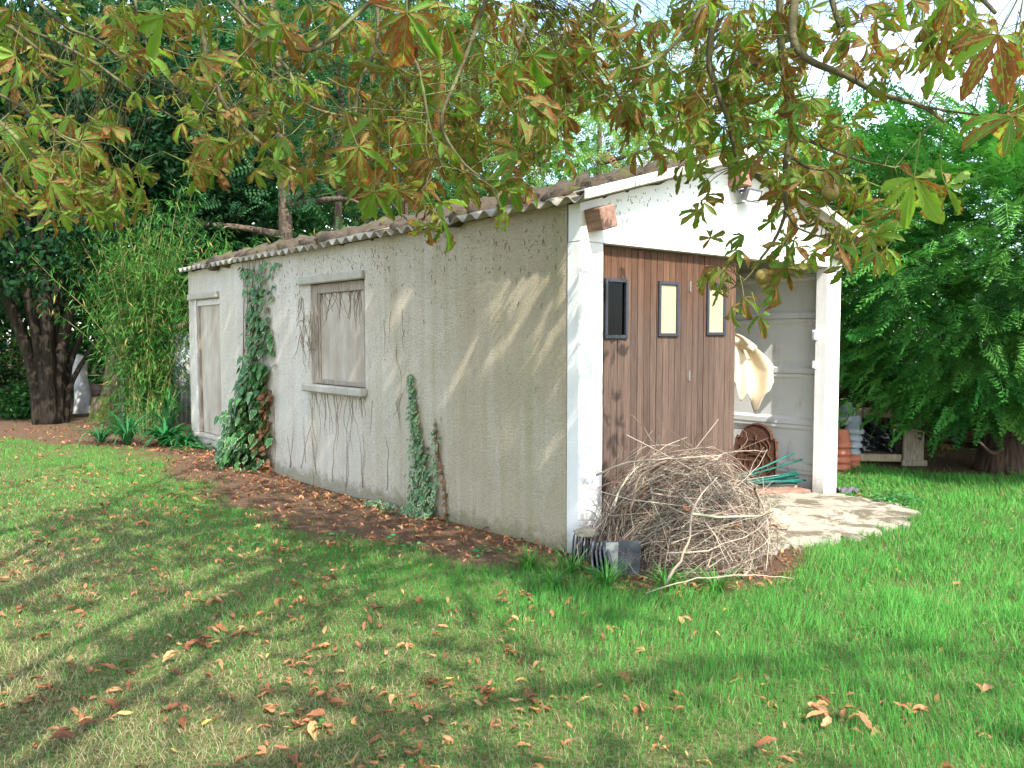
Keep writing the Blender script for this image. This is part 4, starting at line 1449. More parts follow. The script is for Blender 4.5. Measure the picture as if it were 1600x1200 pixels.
# ------------------------------------------------------------------ fallen leaves
def fallen_leaves():
    rng = np.random.default_rng(19)
    pts = []
    # over the lawn: thick on the left and near the wall, sparse on the sunny right
    n = 24000
    r = np.sqrt(rng.random(n) * (15.5 ** 2 - 1.7 ** 2) + 1.7 ** 2)
    th = (rng.random(n) - .5) * 1.3
    p = np.outer(r * np.cos(th), FWD2[:2]) + np.outer(r * np.sin(th), _rt[:2])
    x, y = p[:, 0], p[:, 1]
    d = np.clip(.9 - .55 * np.clip((x - 2.0) / 1.8, 0, 1), 0, 1)
    d = d * np.clip((16 - y) / 4, .3, 1) * np.where((y > 10) & (x < 3), .45, 1)
    d = np.where(x > 3.4, .11, d) * np.clip(.75 + .85 * vn(x, y, 3.2, 77), .12, 1.6)
    d = np.maximum(d, .5 * ((y > 12.2) & (x < 3.6)) * (turf(x, y) < .6))
    strip = np.clip((x - (np.interp(y, BY, BX) - .35)) / .5, 0, 1) * (x < SX0) * (y > 4.0) * (y < 11.5)
    d = np.maximum(d, .8 * strip)
    ok = (rng.random(n) < d * .85) & ((x < SX0 - .05) | (y < SY0 - .1)) & ~in_slab(x, y, .02) & ((x < 9.2) | (y < 3.0))
    ok &= np.hypot((x - 4.45) / .75, (y - 3.42) / .62) > 1
    x, y = x[ok], y[ok]
    pts = np.stack([x, y], -1)
    px, py, dd = proj(np.stack([x, y, x * 0 + .03], -1))
    sz = rng.uniform(.030, .080, len(x)) * np.where(rng.random(len(x)) < .15, 1.4, 1)
    infr = (px > -20) & (px < 1620) & (py < 1215)
    order = np.argsort(-(sz / dd) * infr)
    named = order[:288]
    rest = order[288:]

    def pose(idx):
        m = len(idx)
        a = rng.random(m) * 2 * PI
        nz = unit(np.stack([rng.normal(0, .28, m), rng.normal(0, .28, m), np.ones(m)], -1))
        R = frames(np.stack([np.cos(a), np.sin(a), rng.normal(0, .15, m)], -1), nz)
        tf = turf(x[idx], y[idx])
        P = np.stack([x[idx], y[idx], gz(x[idx], y[idx]) + .006 + .014 * tf * rng.random(m)], -1)
        return P, R
    P, R = pose(named)
    mes = [mesh('fallen_leaf', *t[:2], M['fallen_leaf'], True, t[2]) for t in DEADS]
    for i, k in enumerate(named):
        t = int(rng.integers(0, len(mes)))
        o = put('fallen_leaf', mes[t], None, None, m4(R[i], P[i], sz[k]))
        X, Y = x[k], y[k]
        if Y < 4 and X > 3.3: where = 'near the concrete slab' if Y > 2.6 and X > 4.8 else ('before the brushwood heap' if Y > 2.4 else 'in the sunny right foreground')
        elif turf(X, Y) < .5: where = 'on the soil near the shed corner' if Y < 5.3 else ('on the soil by the variegated ivy' if Y < 6.6 else ('on the soil under the window' if Y < 8.4 else 'on the soil by the tall ivy'))
        elif Y > 9: where = 'on the far lawn before the bamboo'
        elif Y > 6: where = 'on the lawn before the window wall' if X > 1.8 else 'on the far left of the lawn'
        elif X < 1.0: where = 'on the dry grass at left'
        elif X < 1.9: where = 'on the dry grass left of centre'
        elif Y > 3.6: where = 'on the shaded grass before the bare soil'
        else: where = 'in the middle foreground grass'
        lab = ('large ' if sz[k] > .085 else ('small ' if sz[k] < .058 else '')) + 'curled brown fallen chestnut leaf ' + where
        tag(o, lab, 'leaf', lab.replace('leaf', 'leaves'))
    # the few big ones in the foreground
    for (px_, py_, s_, t, a, lab) in ((1282, 1120, .12, 7, 2.3, 'largest orange-brown fallen leaf cluster in the right foreground'), (1352, 1128, .12, 0, .9, 'upright tan fallen leaf right of the largest leaf cluster'),
                                     (1195, 1165, .11, 5, 2.9, 'dark brown arched fallen leaf left of the largest leaf cluster'), (1425, 1108, .10, 7, .4, 'grey-brown splayed fallen leaf in the right foreground grass'),
                                     (95, 1150, .11, 4, .1, 'pair of flat tan fallen leaves in the bottom left corner'), (265, 1028, .09, 8, .3, 'wide tan fallen leaf on the dry grass patch at left'),
                                     (490, 1118, .10, 1, .2, 'orange fallen leaf at the bottom centre left'), (1535, 1075, .10, 4, .5, 'rolled brown fallen leaves at the right edge')):
        d_ = _C + (_fw + _rt * (px_ - 800) / F_PX - _up * (py_ - 600) / F_PX) * 1.0 - _C
        q = _C + d_ * (-CAM_H + .03) / d_[2]
        R1 = frames(np.array([[math.cos(a), math.sin(a), .1]]), np.array([[.1, -.15, 1.]]))[0]
        tag(put('fallen_leaf', mes[t], None, None, m4(R1, q, s_)), lab, 'leaf')
    # the rest, and the crumbled litter along the foot of the wall and under the heap
    P, R = pose(rest)
    V, F, L, rr = bake_many(DEADS_LO, P, R, sz[rest], rng)
    parts = [(V, F, L, rr)]
    m = 800
    yy = 4.25 + rng.random(m) ** .9 * 7.3
    xx = SX0 - .03 - np.abs(rng.normal(0, .30, m)) * np.interp(yy, [4.2, 5, 7, 9.5, 11.5], [.3, .9, .9, 1.3, 1.0])
    hm = 420
    a = rng.random(hm) * 2 * PI
    xx = np.concatenate([xx, 4.45 + np.cos(a) * (.60 + .35 * rng.random(hm))]); yy = np.concatenate([yy, 3.40 + np.sin(a) * (.42 + .28 * rng.random(hm))])
    keep = ~((xx > SX0 - .02) & (yy > SY0 - .05)) & ~in_slab(xx, yy, -.05)
    xx, yy = xx[keep], yy[keep]; m = len(xx)
    R = frames(np.stack([rng.normal(size=m), rng.normal(size=m), rng.normal(0, .2, m)], -1), unit(np.stack([rng.normal(0, .4, m), rng.normal(0, .4, m), np.ones(m)], -1)))
    lo = DEADS_LO
    V, F, L, rr = bake_many(lo, np.stack([xx, yy, gz(xx, yy) + .008 + .015 * rng.random(m)], -1), R, rng.uniform(.025, .075, m), rng)
    parts.append((V, F, L, rr))
    V, F, L, rr = join(parts)
    tag(put('leaf_litter', mesh('leaf_litter', V, F, M['fallen_leaf'], True, L, rr)), 'scattered crumbled brown leaf litter', 'leaf litter', kind='stuff')


fallen_leaves()


# ------------------------------------------------------------------ ivy on the long wall
def ivy_template(rng, lobes=5):
    """lobed leaf hanging along +x (tip), face +z; luv.z is the distance from the middle (0..1)"""
    pts = [(0, 0)]
    out = [(-.05, .0), (-.16, .30), (.10, .48), (.22, .34), (.52, .42), (.60, .22), (1.0, 0.0)]
    if lobes == 3:
        out = [(-.05, 0.), (-.18, .26), (.02, .44), (.30, .36), (.58, .24), (.78, .12), (1.0, 0.)]
    out = [(a + rng.normal(0, .02), b * (1 + rng.normal(0, .06))) for a, b in out]
    ring = out + [(a, -b) for a, b in out[::-1][1:-1]]
    V = [(.30, 0, .0)] + [(a, b, -.16 * abs(b) - .10 * max(0, a - .3) ** 1.5 + rng.normal(0, .02)) for a, b in ring]
    L = [(.3, 0, 0)] + [(a, b, 1.0) for a, b in ring]
    n = len(ring)
    F = np.array([(0, 1 + i, 1 + (i + 1) % n) for i in range(n)])
    return np.array(V), F, np.array(L, float)


IVYS = [ivy_template(trng, 5 if k % 2 else 3) for k in range(6)]


def ivy_pose(rng, m, down=1.0):
    tip = np.stack([-.25 - .35 * rng.random(m), rng.normal(0, .45, m), -down * (.7 + .3 * rng.random(m))], -1)
    nrm = np.stack([-1.0 - .3 * rng.random(m), rng.normal(0, .40, m), .45 + .3 * rng.normal(size=m)], -1)
    return frames(unit(tip), unit(nrm))


def big_ivy():
    rng = np.random.default_rng(41)
    iv = thing('ivy', (SX0 - .1, 9.6, -.05), 'tall green ivy climbing the wall between window and side door', 'ivy')
    z = np.concatenate([2.42 * rng.random(360) , 1.25 * rng.random(560) ** 1.1])
    m = len(z)
    zl = [-.1, .3, .6, 1.0, 1.4, 1.8, 2.15, 2.42]
    lo = np.interp(z, zl, [9.10, 9.12, 9.10, 9.14, 9.08, 9.02, 8.95, 8.85])
    hi = np.interp(z, zl, [10.12, 10.08, 9.98, 9.75, 9.58, 9.55, 9.62, 9.85])
    t = rng.random(m)
    cen = np.where(rng.random(m) < .5, .5 + .3 * np.sin(z * 2.4), t)
    t = np.where(z > 1.4, .25 * np.round(t * 4) + rng.normal(0, .05, m), t)
    y = lo + (hi - lo) * np.clip(t, 0, 1)
    y = y + rng.normal(0, .055, m) + .10 * (rng.random(m) < .12) * rng.normal(0, 1.3, m)
    dep = np.interp(z, [-.1, .3, .8, 1.3, 2.4], [.42, .38, .26, .12, .05])
    x = SX0 - .02 - dep * (1 - np.abs(2 * np.clip(t, 0, 1) - 1) ** 2) * rng.random(m) ** .5 - .02 * rng.random(m)
    zz = z - .05
    P = np.stack([x, y, zz], -1)
    R = ivy_pose(rng, m)
    s = rng.uniform(.07, .135, m) * np.where(z > 1.5, .85, 1)
    mes = [mesh('ivy_leaf', t_[0], t_[1], M['ivy_leaf'], True, t_[2]) for t_ in IVYS]
    _, _, dd = proj(P)
    order = np.argsort(x * 1.0 - s * 2)
    for i in order[:296]:
        put('ivy_leaf', mes[int(rng.integers(0, 6))], iv, None, m4(R[i], P[i], s[i]))
    rest = order[296:]
    V, F, L, r = bake_many(IVYS, P[rest], R[rest], s[rest], rng)
    tag(put('inner_ivy_leaves', mesh('inner_ivy_leaves', V, F, M['ivy_leaf'], True, L, r), iv), kind='stuff')
    for k in range(11):
        y0 = 9.28 + .8 * rng.random(); y1 = 9.15 + .6 * (k / 10)
        zt = 2.42 if k % 3 else 1.6
        Pz = [(SX0 - .012 - .02 * rng.random() * (q > .2), y0 + (y1 - y0) * q + rng.normal(0, .025), -.1 + (zt + .1) * q) for q in np.linspace(0, 1, 9)]
        Pz = smooth_path(Pz, 3)
        MB().tube(Pz, np.linspace(.013, .004, len(Pz)), 5, False).put('stem', M['dead_vine'], iv, True)
    # dead brown leaves on the window side of the ivy's foot
    m = 120
    z = -.05 + .95 * rng.random(m) ** 1.3
    y = 9.0 + .20 * rng.random(m) + .05 * np.sin(z * 5)
    x = SX0 - .02 - .16 * rng.random(m) * np.interp(z, [0, .9], [1, .4])
    V, F, L, r = bake_many(IVYS, np.stack([x, y, z], -1), frames(unit(ivy_pose(rng, m)[:, :, 0] + rng.normal(0, .6, (m, 3))), unit(rng.normal(0, .6, (m, 3)) + np.array([-1., 0, .2]))), rng.uniform(.04, .085, m), rng)
    tag(put('withered_leaves', mesh('withered_leaves', V, F, M['dead_leaf'], True, L, r), iv), 'withered brown ivy leaves', kind='stuff')


def small_ivy():
    rng = np.random.default_rng(43)
    iv = thing('variegated_ivy', (SX0 - .05, 5.95, -.05), 'narrow variegated ivy growing up the middle of the wall', 'ivy')
    m = 900
    z = -.06 + 1.24 * rng.random(m) ** 1.35
    lo = np.interp(z, [-.1, .1, .5, .72, 1.2], [5.72, 5.76, 5.84, 5.96, 6.08])
    hi = np.interp(z, [-.1, .1, .5, .72, 1.2], [6.04, 6.03, 6.06, 6.06, 6.115])
    y = lo + (hi - lo) * rng.random(m)
    y = y + rng.normal(0, .022, m)
    br = rng.random(m) < .09                              # the thin side shoot
    y = np.where(br & (z < .85), 5.72 + rng.normal(0, .03, m) - .02 * z, y)
    gr = rng.random(m) < .13                              # runner along the soil
    y = np.where(gr, 5.75 + .95 * rng.random(m), y); z = np.where(gr, -.05 + .05 * rng.random(m), z)
    x = SX0 - .012 - np.interp(z, [-.1, .2, 1.2], [.13, .075, .02]) * rng.random(m) - gr * .06 * rng.random(m)
    P = np.stack([x, y, z], -1); R = ivy_pose(rng, m)
    s = rng.uniform(.030, .056, m) * np.interp(z, [0, 1.1], [1.1, .65])
    mes = [mesh('ivy_leaf', t_[0], t_[1], M['small_ivy_leaf'], True, t_[2]) for t_ in IVYS]
    order = np.argsort(-s)
    for i in order[:260]:
        put('ivy_leaf', mes[int(rng.integers(0, 6))], iv, None, m4(R[i], P[i], s[i]))
    rest = order[260:]
    V, F, L, r = bake_many(IVYS, P[rest], R[rest], s[rest], rng)
    tag(put('fine_ivy_leaves', mesh('fine_ivy_leaves', V, F, M['small_ivy_leaf'], True, L, r), iv), kind='stuff')
    Pz = smooth_path([(SX0 - .015, 6.02, -.1), (SX0 - .012, 6.0, .3), (SX0 - .01, 6.05, .7), (SX0 - .008, 6.1, 1.17)], 5)
    MB().tube(Pz, np.linspace(.012, .003, len(Pz)), 5, False).put('stem', M['dead_vine'], iv, True)
    dv = thing('withered_ivy_shoot', (SX0 - .02, 5.55, -.05), 'thin withered brown ivy shoot right of the variegated ivy', 'ivy')
    Pz = smooth_path([(SX0 - .012, 5.56, -.1), (SX0 - .01, 5.60, .25), (SX0 - .01, 5.68, .55), (SX0 - .008, 5.74, .82)], 5)
    MB().tube(Pz, np.linspace(.008, .003, len(Pz)), 5, False).put('stem', M['dead_vine'], dv, True)
    m = 90
    q = rng.random(m) ** .8
    k = (q * (len(Pz) - 1)).astype(int)
    P = Pz[k] + rng.normal(0, .008, (m, 3)) - np.array([.012, 0, 0])
    V, F, L, r = bake_many(IVYS, P, ivy_pose(rng, m), rng.uniform(.02, .04, m), rng)
    tag(put('withered_leaves', mesh('withered_leaves', V, F, M['dead_leaf'], True, L, r), dv), kind='stuff')


def wall_traces():
    """dry stems round the window, and the rootlet stubs left all over the wall"""
    rng = np.random.default_rng(47)
    mb = MB()

    def wander(y, z, n, step, dirz, spread, r, xo=.004):
        P = []
        a = rng.normal(0, spread)
        for i in range(n):
            P.append((SX0 - xo, y, z))
            a = a * .85 + rng.normal(0, spread)
            y += step * math.sin(a); z += step * dirz * math.cos(a)
        mb.tube(np.array(P), np.linspace(r, r * .4, n), 3, False)
    for k in range(26):                                   # hanging in the window's recess
        wander(WY0 + .08 + rng.random() * (WY1 - WY0 - .22), WZ1 - .12 * rng.random(), int(rng.integers(7, 16)), .035, -1, .30, .0035, -.046)
    for k in range(30):                                   # around the left jamb
        wander(WY1 - .12 + rng.random() * .42, 1.95 - .5 * rng.random(), int(rng.integers(6, 14)), .04, -1, .35, .0035, .004)
    for k in range(26):                                   # below the sill
        wander(WY0 + .02 + rng.random() * (WY1 - WY0), .93, int(rng.integers(5, 20)), .034, -1, .22, .0032, -.004)
    for k in range(14):
        wander(5.6 + rng.random() * 3.4, -.05 + .2 * rng.random(), int(rng.integers(8, 22)), .045, 1, .18, .003, .004)
    for k in range(10):
        wander(6.2 + rng.random() * .8, 1.9 - rng.random(), int(rng.integers(5, 12)), .05, -1, .2, .003, .004)
    o = mb.put('dead_ivy_stems', M['dead_vine'])
    tag(o, 'dry dead ivy stems clinging round the boarded window', 'dead ivy', kind='stuff')
    mb = MB()
    for k in range(420):
        y = 4.2 + 5 * rng.random() ** 1.15
        z = 2.36 - abs(rng.normal(0, .26)) * (1.0 if rng.random() < .8 else 2.5)
        if (WY0 - .05 < y < WY1 + .2 and z < WZ1 + .09) or z < .2 or y > 9.0:
            continue
        a = rng.normal(0, .5); ln = .006 + .045 * rng.random() ** 2; w = .0009 + .0018 * rng.random()
        d = np.array([0, math.sin(a), -math.cos(a)]) * ln; s = np.array([0, math.cos(a), math.sin(a)]) * w
        p = np.array([SX0 - .003, y, z])
        b = np.array([-.003, 0, 0])
        mb.add([p - s, p + s, p + d + s * .5, p + d - s * .5, p - s + b, p + s + b, p + d + s * .5 + b, p + d - s * .5 + b], [(4, 7, 6, 5), (0, 1, 5, 4), (1, 2, 6, 5), (2, 3, 7, 6), (3, 0, 4, 7)])
    for k in range(110):                                  # and on the gable
        x = 4.15 + 1.9 * rng.random() ** 1.5
        z = 2.43 + (x - 3.86) * slope - .08 - abs(rng.normal(0, .10))
        if z < 2.2: continue
        a = rng.normal(0.3, .5); ln = .006 + .022 * rng.random() ** 2; w = .0012
        d = np.array([math.sin(a), 0, -math.cos(a)]) * ln; s = np.array([math.cos(a), 0, math.sin(a)]) * w
        p = np.array([x, SY0 - .001, z]); b = np.array([0, -.003, 0])
        mb.add([p - s, p + s, p + d + s * .5, p + d - s * .5, p - s + b, p + s + b, p + d + s * .5 + b, p + d - s * .5 + b], [(4, 5, 6, 7), (0, 1, 5, 4), (1, 2, 6, 5), (2, 3, 7, 6), (3, 0, 4, 7)])
    o = mb.put('ivy_rootlets', M['dead_vine'], shed)
    tag(o, 'dark rootlet stubs left on the render by old ivy', kind='stuff')


big_ivy(); small_ivy(); wall_traces()

# ------------------------------------------------------------------ beyond the right post: chest, film, pots, rag
CR = ground_at(1372, 9.95)
Rz = Matrix.Rotation(-YAW - .12, 4, 'Z')
Mx = Matrix.Translation(CR) @ Rz
chest = thing('wooden_chest', CR, 'old open-fronted wooden chest under the cypress behind the pots', 'chest')
MB().box((-.62, -.30, .60), (.16, .28, .635), .006, Mx).put('top', M['chest_wood'], chest)
MB().box((-.62, -.335, .565), (.17, -.302, .675), .008, Mx).put('front_rail', M['chest_wood'], chest)
for k in range(3):
    MB().box((-.52 + k * .26, -.352, .58), (-.44 + k * .26, -.3355, .66), .006, Mx).put('rail_block', M['chest_wood'], chest)
MB().box((-.62, -.30, .04), (.20, -.262, .13), .008, Mx).put('bottom_rail', M['chest_wood'], chest)
MB().box((-.60, .24, .0), (.42, .27, .60), .004, Mx).put('back', M['old_wood'], chest)
MB().box((.205, -.33, .0), (.44, -.285, .58), .01, Mx).put('side_stile', M['old_wood'], chest)
MB().box((.41, -.28, .0), (.44, .24, .58), .006, Mx).put('side_panel', M['old_wood'], chest)
MB().box((.185, -.36, .0), (.47, -.3305, .07), .008, Mx).put('foot', M['old_wood'], chest)
rng = np.random.default_rng(8)
V = []; nu, nv = 30, 16
for j in range(nv + 1):
    for i in range(nu + 1):
        u, v = i / nu, j / nv
        x_ = -.58 + .74 * u; z_ = .14 + .40 * v + .06 * math.sin(u * 5 + 1) * v
        y_ = -.16 + .16 * v + .07 * math.sin(u * 11 + v * 5) * math.sin(v * 4 + 1) + .035 * math.sin(u * 25 + v * 13) + .02 * rng.normal()
        V.append(tuple(Mx @ Vector((x_, y_, z_))))
F = [(j * (nu + 1) + i, j * (nu + 1) + i + 1, (j + 1) * (nu + 1) + i + 1, (j + 1) * (nu + 1) + i) for j in range(nv) for i in range(nu)]
tag(put('plastic_film', mesh('plastic_film', np.array(V), F, M['black_film'], True)), 'crumpled black plastic film stuffed in the chest', 'plastic sheet')

POT = [(0, .0), (.055, .0), (.058, .003), (.078, .125), (.088, .126), (.090, .160), (.084, .161), (.080, .13), (.05, .012), (0, .012)]


def pot(c, s, mat, label, flip=False, tilt=0.0, group=None):
    Mx = Matrix.Translation(c) @ Matrix.Rotation(tilt, 4, 'Y') @ Matrix.Scale(s, 4)
    prof = [(r, .161 - z) for r, z in POT] if flip else POT
    o = MB().lathe(prof, (0, 0, 0), 24, Mx).put('flower_pot', M[mat], None, True)
    return tag(o, label, 'flower pot', group)


pa, pb_ = ground_at(1317, 9.30), ground_at(1336, 9.42)
for k in range(4):
    pot((pa[0], pa[1], .005 + .085 * k), 1.25 + .02 * (k % 2), 'orange_plastic', ['lowest orange pot of the nested stack beside the shed post', 'second orange pot from the ground in the stack beside the shed post', 'second orange pot from the top beside the shed post', 'topmost orange pot of the stack beside the shed post'][k], True, .02 * (k - 2), 'stacked pots by the post')
for k in range(6):
    pot((pb_[0] + .006 * (k % 2), pb_[1], .005 + .08 * k), (1.02, 1.0, .95, 1.1, 1.15, 1.28)[k], 'orange_plastic' if k < 2 else 'grey_plastic', ['lowest orange pot under the grey pots', 'upper orange pot under the grey pots', 'lowest grey pot, resting on two orange pots', 'second grey pot of the right-hand stack', 'grey pot just below the top of the right-hand stack', 'widest grey pot on top of the right-hand stack'][k], True, .03 * (k % 3 - 1), 'stacked pots by the post')
# a grey bag slumped on the pots, and the purple rag at the post's foot
V, F, L = blob_template(np.random.default_rng(5), 2)
V = V * np.array([.12, .10, .09]) + np.array([pb_[0] - .10, pb_[1] + .05, .62])
V[:, 2] += .05 * np.sin(V[:, 0] * 40)
tag(put('grey_bag', mesh('grey_bag', V, F, M['grey_plastic'], False)), 'crumpled grey plastic bag on top of the stacked pots', 'bag')
rg = np.array([7.52, 3.92, .03])
V = []; nu = 16
for j in range(nu + 1):
    for i in range(nu + 1):
        u, v = i / nu - .5, j / nu - .5
        r_ = .03 * math.sin(u * 13 + v * 6) + .02 * math.sin(v * 21 + 1) + .03
        V.append((rg[0] + u * .20 + .04 * v, rg[1] + v * .15 - .05 * u, rg[2] - .012 + max(-.01, r_ * .6)))
F = [(j * (nu + 1) + i, j * (nu + 1) + i + 1, (j + 1) * (nu + 1) + i + 1, (j + 1) * (nu + 1) + i) for j in range(nu) for i in range(nu)]
tag(put('rag', mesh('rag', np.array(V), F, M['purple_cloth'], True)), 'faded purple rag crumpled at the foot of the right post', 'rag')


# ------------------------------------------------------------------ plants
def oval_template(wid=.5, fold=.2, n=3):
    """simple leaf along +x"""
    V, L = [], []
    for i in range(n + 1):
        u = i / n
        w = wid * .5 * math.sin(PI * (u * .96 + .03)) ** .9
        for s in (-1, 0, 1):
            V.append((u, s * w, abs(s) * w * fold - .18 * u * u)); L.append((u, s, 0))
    F = [(i * 3 + s, (i + 1) * 3 + s, (i + 1) * 3 + s + 1, i * 3 + s + 1) for i in range(n) for s in (0, 1)]
    return np.array(V), np.array(F), np.array(L, float)


OVAL = oval_template(.55, .25, 3)
DIAM = (np.array([(0, 0, 0), (.45, -.27, .06), (1, 0, -.10), (.45, .27, .06)]), np.array([(0, 1, 2, 3)]), np.zeros((4, 3)))
BLADE = oval_template(.12, .3, 4)


def low_plant(name, c, n, size, spread, h, mat, label, cat, seed):
    rng = np.random.default_rng(seed)
    t = thing(name, (c[0], c[1], float(gz(c[0], c[1]))), label, cat)
    me = mesh('leaf', *OVAL[:2], M[mat], True, OVAL[2])
    for i in range(n):
        a = rng.random() * 2 * PI; r = spread * math.sqrt(rng.random())
        p = np.array([c[0] + r * math.cos(a), c[1] + r * math.sin(a), gz(c[0], c[1]) + h * (1 - .6 * r / spread) * (.5 + .5 * rng.random())])
        R = frames(np.array([[math.cos(a), math.sin(a), -.1 + .5 * rng.random()]]), np.array([[rng.normal(0, .3), rng.normal(0, .3), 1.]]))[0]
        put('leaf', me, t, None, m4(R, p, size * rng.uniform(.6, 1.1)))
    return t


low_plant('mallow_plant', (7.42, 3.42), 90, .075, .20, .13, 'weed_leaf', 'low round-leaved green weed at the edge of the concrete slab', 'plant', 3)
low_plant('low_weed', (8.1, 4.1), 50, .06, .25, .08, 'weed_leaf', 'low weed in the grass right of the shed post', 'plant', 4)
low_plant('creeping_plant', (3.72, 11.05), 70, .09, .26, .15, 'fern_leaf', 'low dark green plant at the foot of the side door', 'plant', 6)
for i, (x_, y_, n_) in enumerate(((3.45, 4.45, 9), (3.2, 4.9, 8), (3.0, 5.6, 8), (3.30, 5.25, 7), (2.75, 6.2, 12), (2.3, 5.6, 9), (3.6, 4.55, 7), (2.5, 7.3, 10))):
    low_plant('seedling', (x_, y_), n_, .055, .07, .05, 'weed_leaf', ['small seedling at the wall end nearest the shed corner', 'small seedling in the bare soil near the corner', 'green seedling at the inner rim of the soil strip', 'tiny seedling in the bare soil before the variegated ivy', 'leafy weed where soil meets grass before the window', 'green weed among leaves in the middle of the lawn', 'tiny weed close to the wall beside the corner grass', 'leafy weed on the leaf-strewn edge before the tall ivy'][i], 'plant', 60 + i)


def strap_plant(name, c, n, ln, wid, up, mat, label, seed, cat='plant'):
    rng = np.random.default_rng(seed)
    t = thing(name, c, label, cat)
    for i in range(n):
        a = rng.random() * 2 * PI
        L_ = ln * rng.uniform(.7, 1.15); b = rng.uniform(.7, 1.55)
        V = []; m = 8
        e = up * rng.uniform(.8, 1.15)
        p = np.array(c, float) + np.array([math.cos(a), math.sin(a), 0]) * .05 * rng.random()
        for k in range(m + 1):
            q = k / m
            w = wid * (.5 + .5 * math.sin(PI * min(1, q * .8 + .15))) * (1 - q ** 4)
            s = np.array([-math.sin(a), math.cos(a), 0]) * (w + .001)
            upv = np.array([0, 0, 1]) * w * .3
            V += [p - s + upv, p, p + s + upv]
            ang = e - b * 1.6 * q
            p = p + (np.array([math.cos(a), math.sin(a), 0]) * math.cos(ang) + np.array([0, 0, 1]) * math.sin(ang)) * L_ / m
            p[2] = max(p[2], .02)
        F = np.array([(k * 3 + s, k * 3 + s + 1, (k + 1) * 3 + s + 1, (k + 1) * 3 + s) for k in range(m) for s in (0, 1)])
        put('leaf', mesh('leaf', np.array(V), F, M[mat], True), t)


strap_plant('iris_clump', (3.30, 12.45, 0), 84, .80, .009, 1.15, 'strap_leaf', 'clump of arching grey-green strap leaves at the left before the bamboo', 1)
strap_plant('iris_tuft', (3.05, 12.9, 0), 40, .62, .011, 1.0, 'strap_leaf', 'smaller tuft of strap leaves left of the main strap-leaf clump', 2)
strap_plant('sword_leaf_plant', (3.86, 12.5, 0), 24, 1.0, .013, 1.5, 'strap_leaf', 'upright sword-leaved plant against the bamboo by the shed end', 5)
strap_plant('hart_tongue_fern', (3.66, 11.95, 0), 110, .50, .017, 1.2, 'fern_leaf', 'glossy bright green tongue-leaved fern at the shed corner', 3, 'fern')
strap_plant('hart_tongue_fern', (3.82, 11.62, 0), 54, .40, .017, 1.1, 'fern_leaf', 'smaller tongue-leaved fern touching the side door frame', 4, 'fern')
for i, (x_, y_, n_, l_) in enumerate(((3.62, 3.72, 34, .20), (3.55, 3.35, 60, .24), (3.45, 3.95, 40, .22), (3.30, 3.55, 40, .17), (3.98, 2.88, 40, .22), (3.80, 3.10, 40, .22))):
    strap_plant('grass_tuft', (x_, y_, 0), int(n_ * 1.8), l_, .0022, 1.3, 'tuft_leaf', ['long grass tuft against the slates', 'longest grass tuft before the tilted slates', 'grass tuft at the foot of the shed corner', 'loose grass tuft left of the slates', 'grass tuft at the near rim of the brushwood heap', 'grass tuft between the tilted slates and the heap'][i], 20 + i, 'grass')


def bamboo():
    rng = np.random.default_rng(51)
    c = np.array([3.95, 13.75, 0])
    t = thing('bamboo', c, 'tall feathery bamboo clump standing left of the shed end', 'bamboo')
    pos, R, s = [], [], []
    for i in range(72):
        a = rng.random() * 2 * PI; rr = .32 * math.sqrt(rng.random())
        b = c + np.array([math.cos(a), math.sin(a), 0]) * rr
        side = rng.normal(0, .62)
        lean = _rt * side + FWD2 * rng.normal(0, .25) + np.array([math.cos(a), math.sin(a), 0]) * .25
        h = rng.uniform(1.7, 4.3) * (1 - .22 * min(1, abs(side)))
        P = []
        for q in np.linspace(0, 1, 8):
            P.append(b + lean * (q ** 1.7) * h * .42 + np.array([0, 0, h * (q - .08 * q ** 3)]) + rng.normal(0, .012, 3))
        P = smooth_path(P, 2)
        MB().tube(P, np.linspace(.009, .003, len(P)), 5, False).put('cane', M['bamboo_cane'], t, True)
        for k in range(int(80 * h / 3)):
            q = .10 + .90 * rng.random() ** .75
            base = P[min(len(P) - 1, int(q * len(P)))]
            br = rand_dirs(1, rng)[0] * np.array([1, 1, .35]) * rng.uniform(.04, .42) * (1.15 - .5 * q)
            tip = base + br + np.array([0, 0, .05])
            for m in range(3):
                d = unit(br + rng.normal(0, .16, 3) + np.array([0, 0, -.12]))
                pos.append(tip + rng.normal(0, .03, 3)); R.append(d); s.append(rng.uniform(.09, .19))
    pos, d, s = np.array(pos), np.array(R), np.array(s)
    RR = frames(d, unit(np.stack([rng.normal(0, .5, len(d)), rng.normal(0, .5, len(d)), np.ones(len(d))], -1)))
    tem = oval_template(.125, .25, 2)
    V, F, L, r = bake_many([tem], pos, RR, s, rng)
    tag(put('foliage', mesh('foliage', V, F, M['bamboo_leaf'], True, L, r), t), kind='stuff')


bamboo()

# ------------------------------------------------------------------ fence sheet, stumps and stones at the far left
fs = thing('metal_fence', (4.3, 14.6, 0), 'grey corrugated metal sheet fence half hidden by the bamboo', 'fence')
for k in range(4):
    V = []; x0 = 3.75 + k * .78; m = 48
    for z_ in (0, .8, 1.62 - .03 * (k % 2)):
        for i in range(m + 1):
            xx = x0 + .80 * i / m
            V.append((xx, 14.6 + .018 * math.sin(i / m * 2 * PI * 10) + .012 * k, z_))
    F = [(j * (m + 1) + i, j * (m + 1) + i + 1, (j + 1) * (m + 1) + i + 1, (j + 1) * (m + 1) + i) for j in range(2) for i in range(m)]
    o = put('metal_sheet', mesh('metal_sheet', np.array(V), F, M['zinc_sheet'], True), fs)
    md = o.modifiers.new('thick', 'SOLIDIFY'); md.thickness = .002
MB().box((3.7, 14.64, 1.50), (6.95, 14.70, 1.60), .006).put('rail', M['old_wood'], fs)


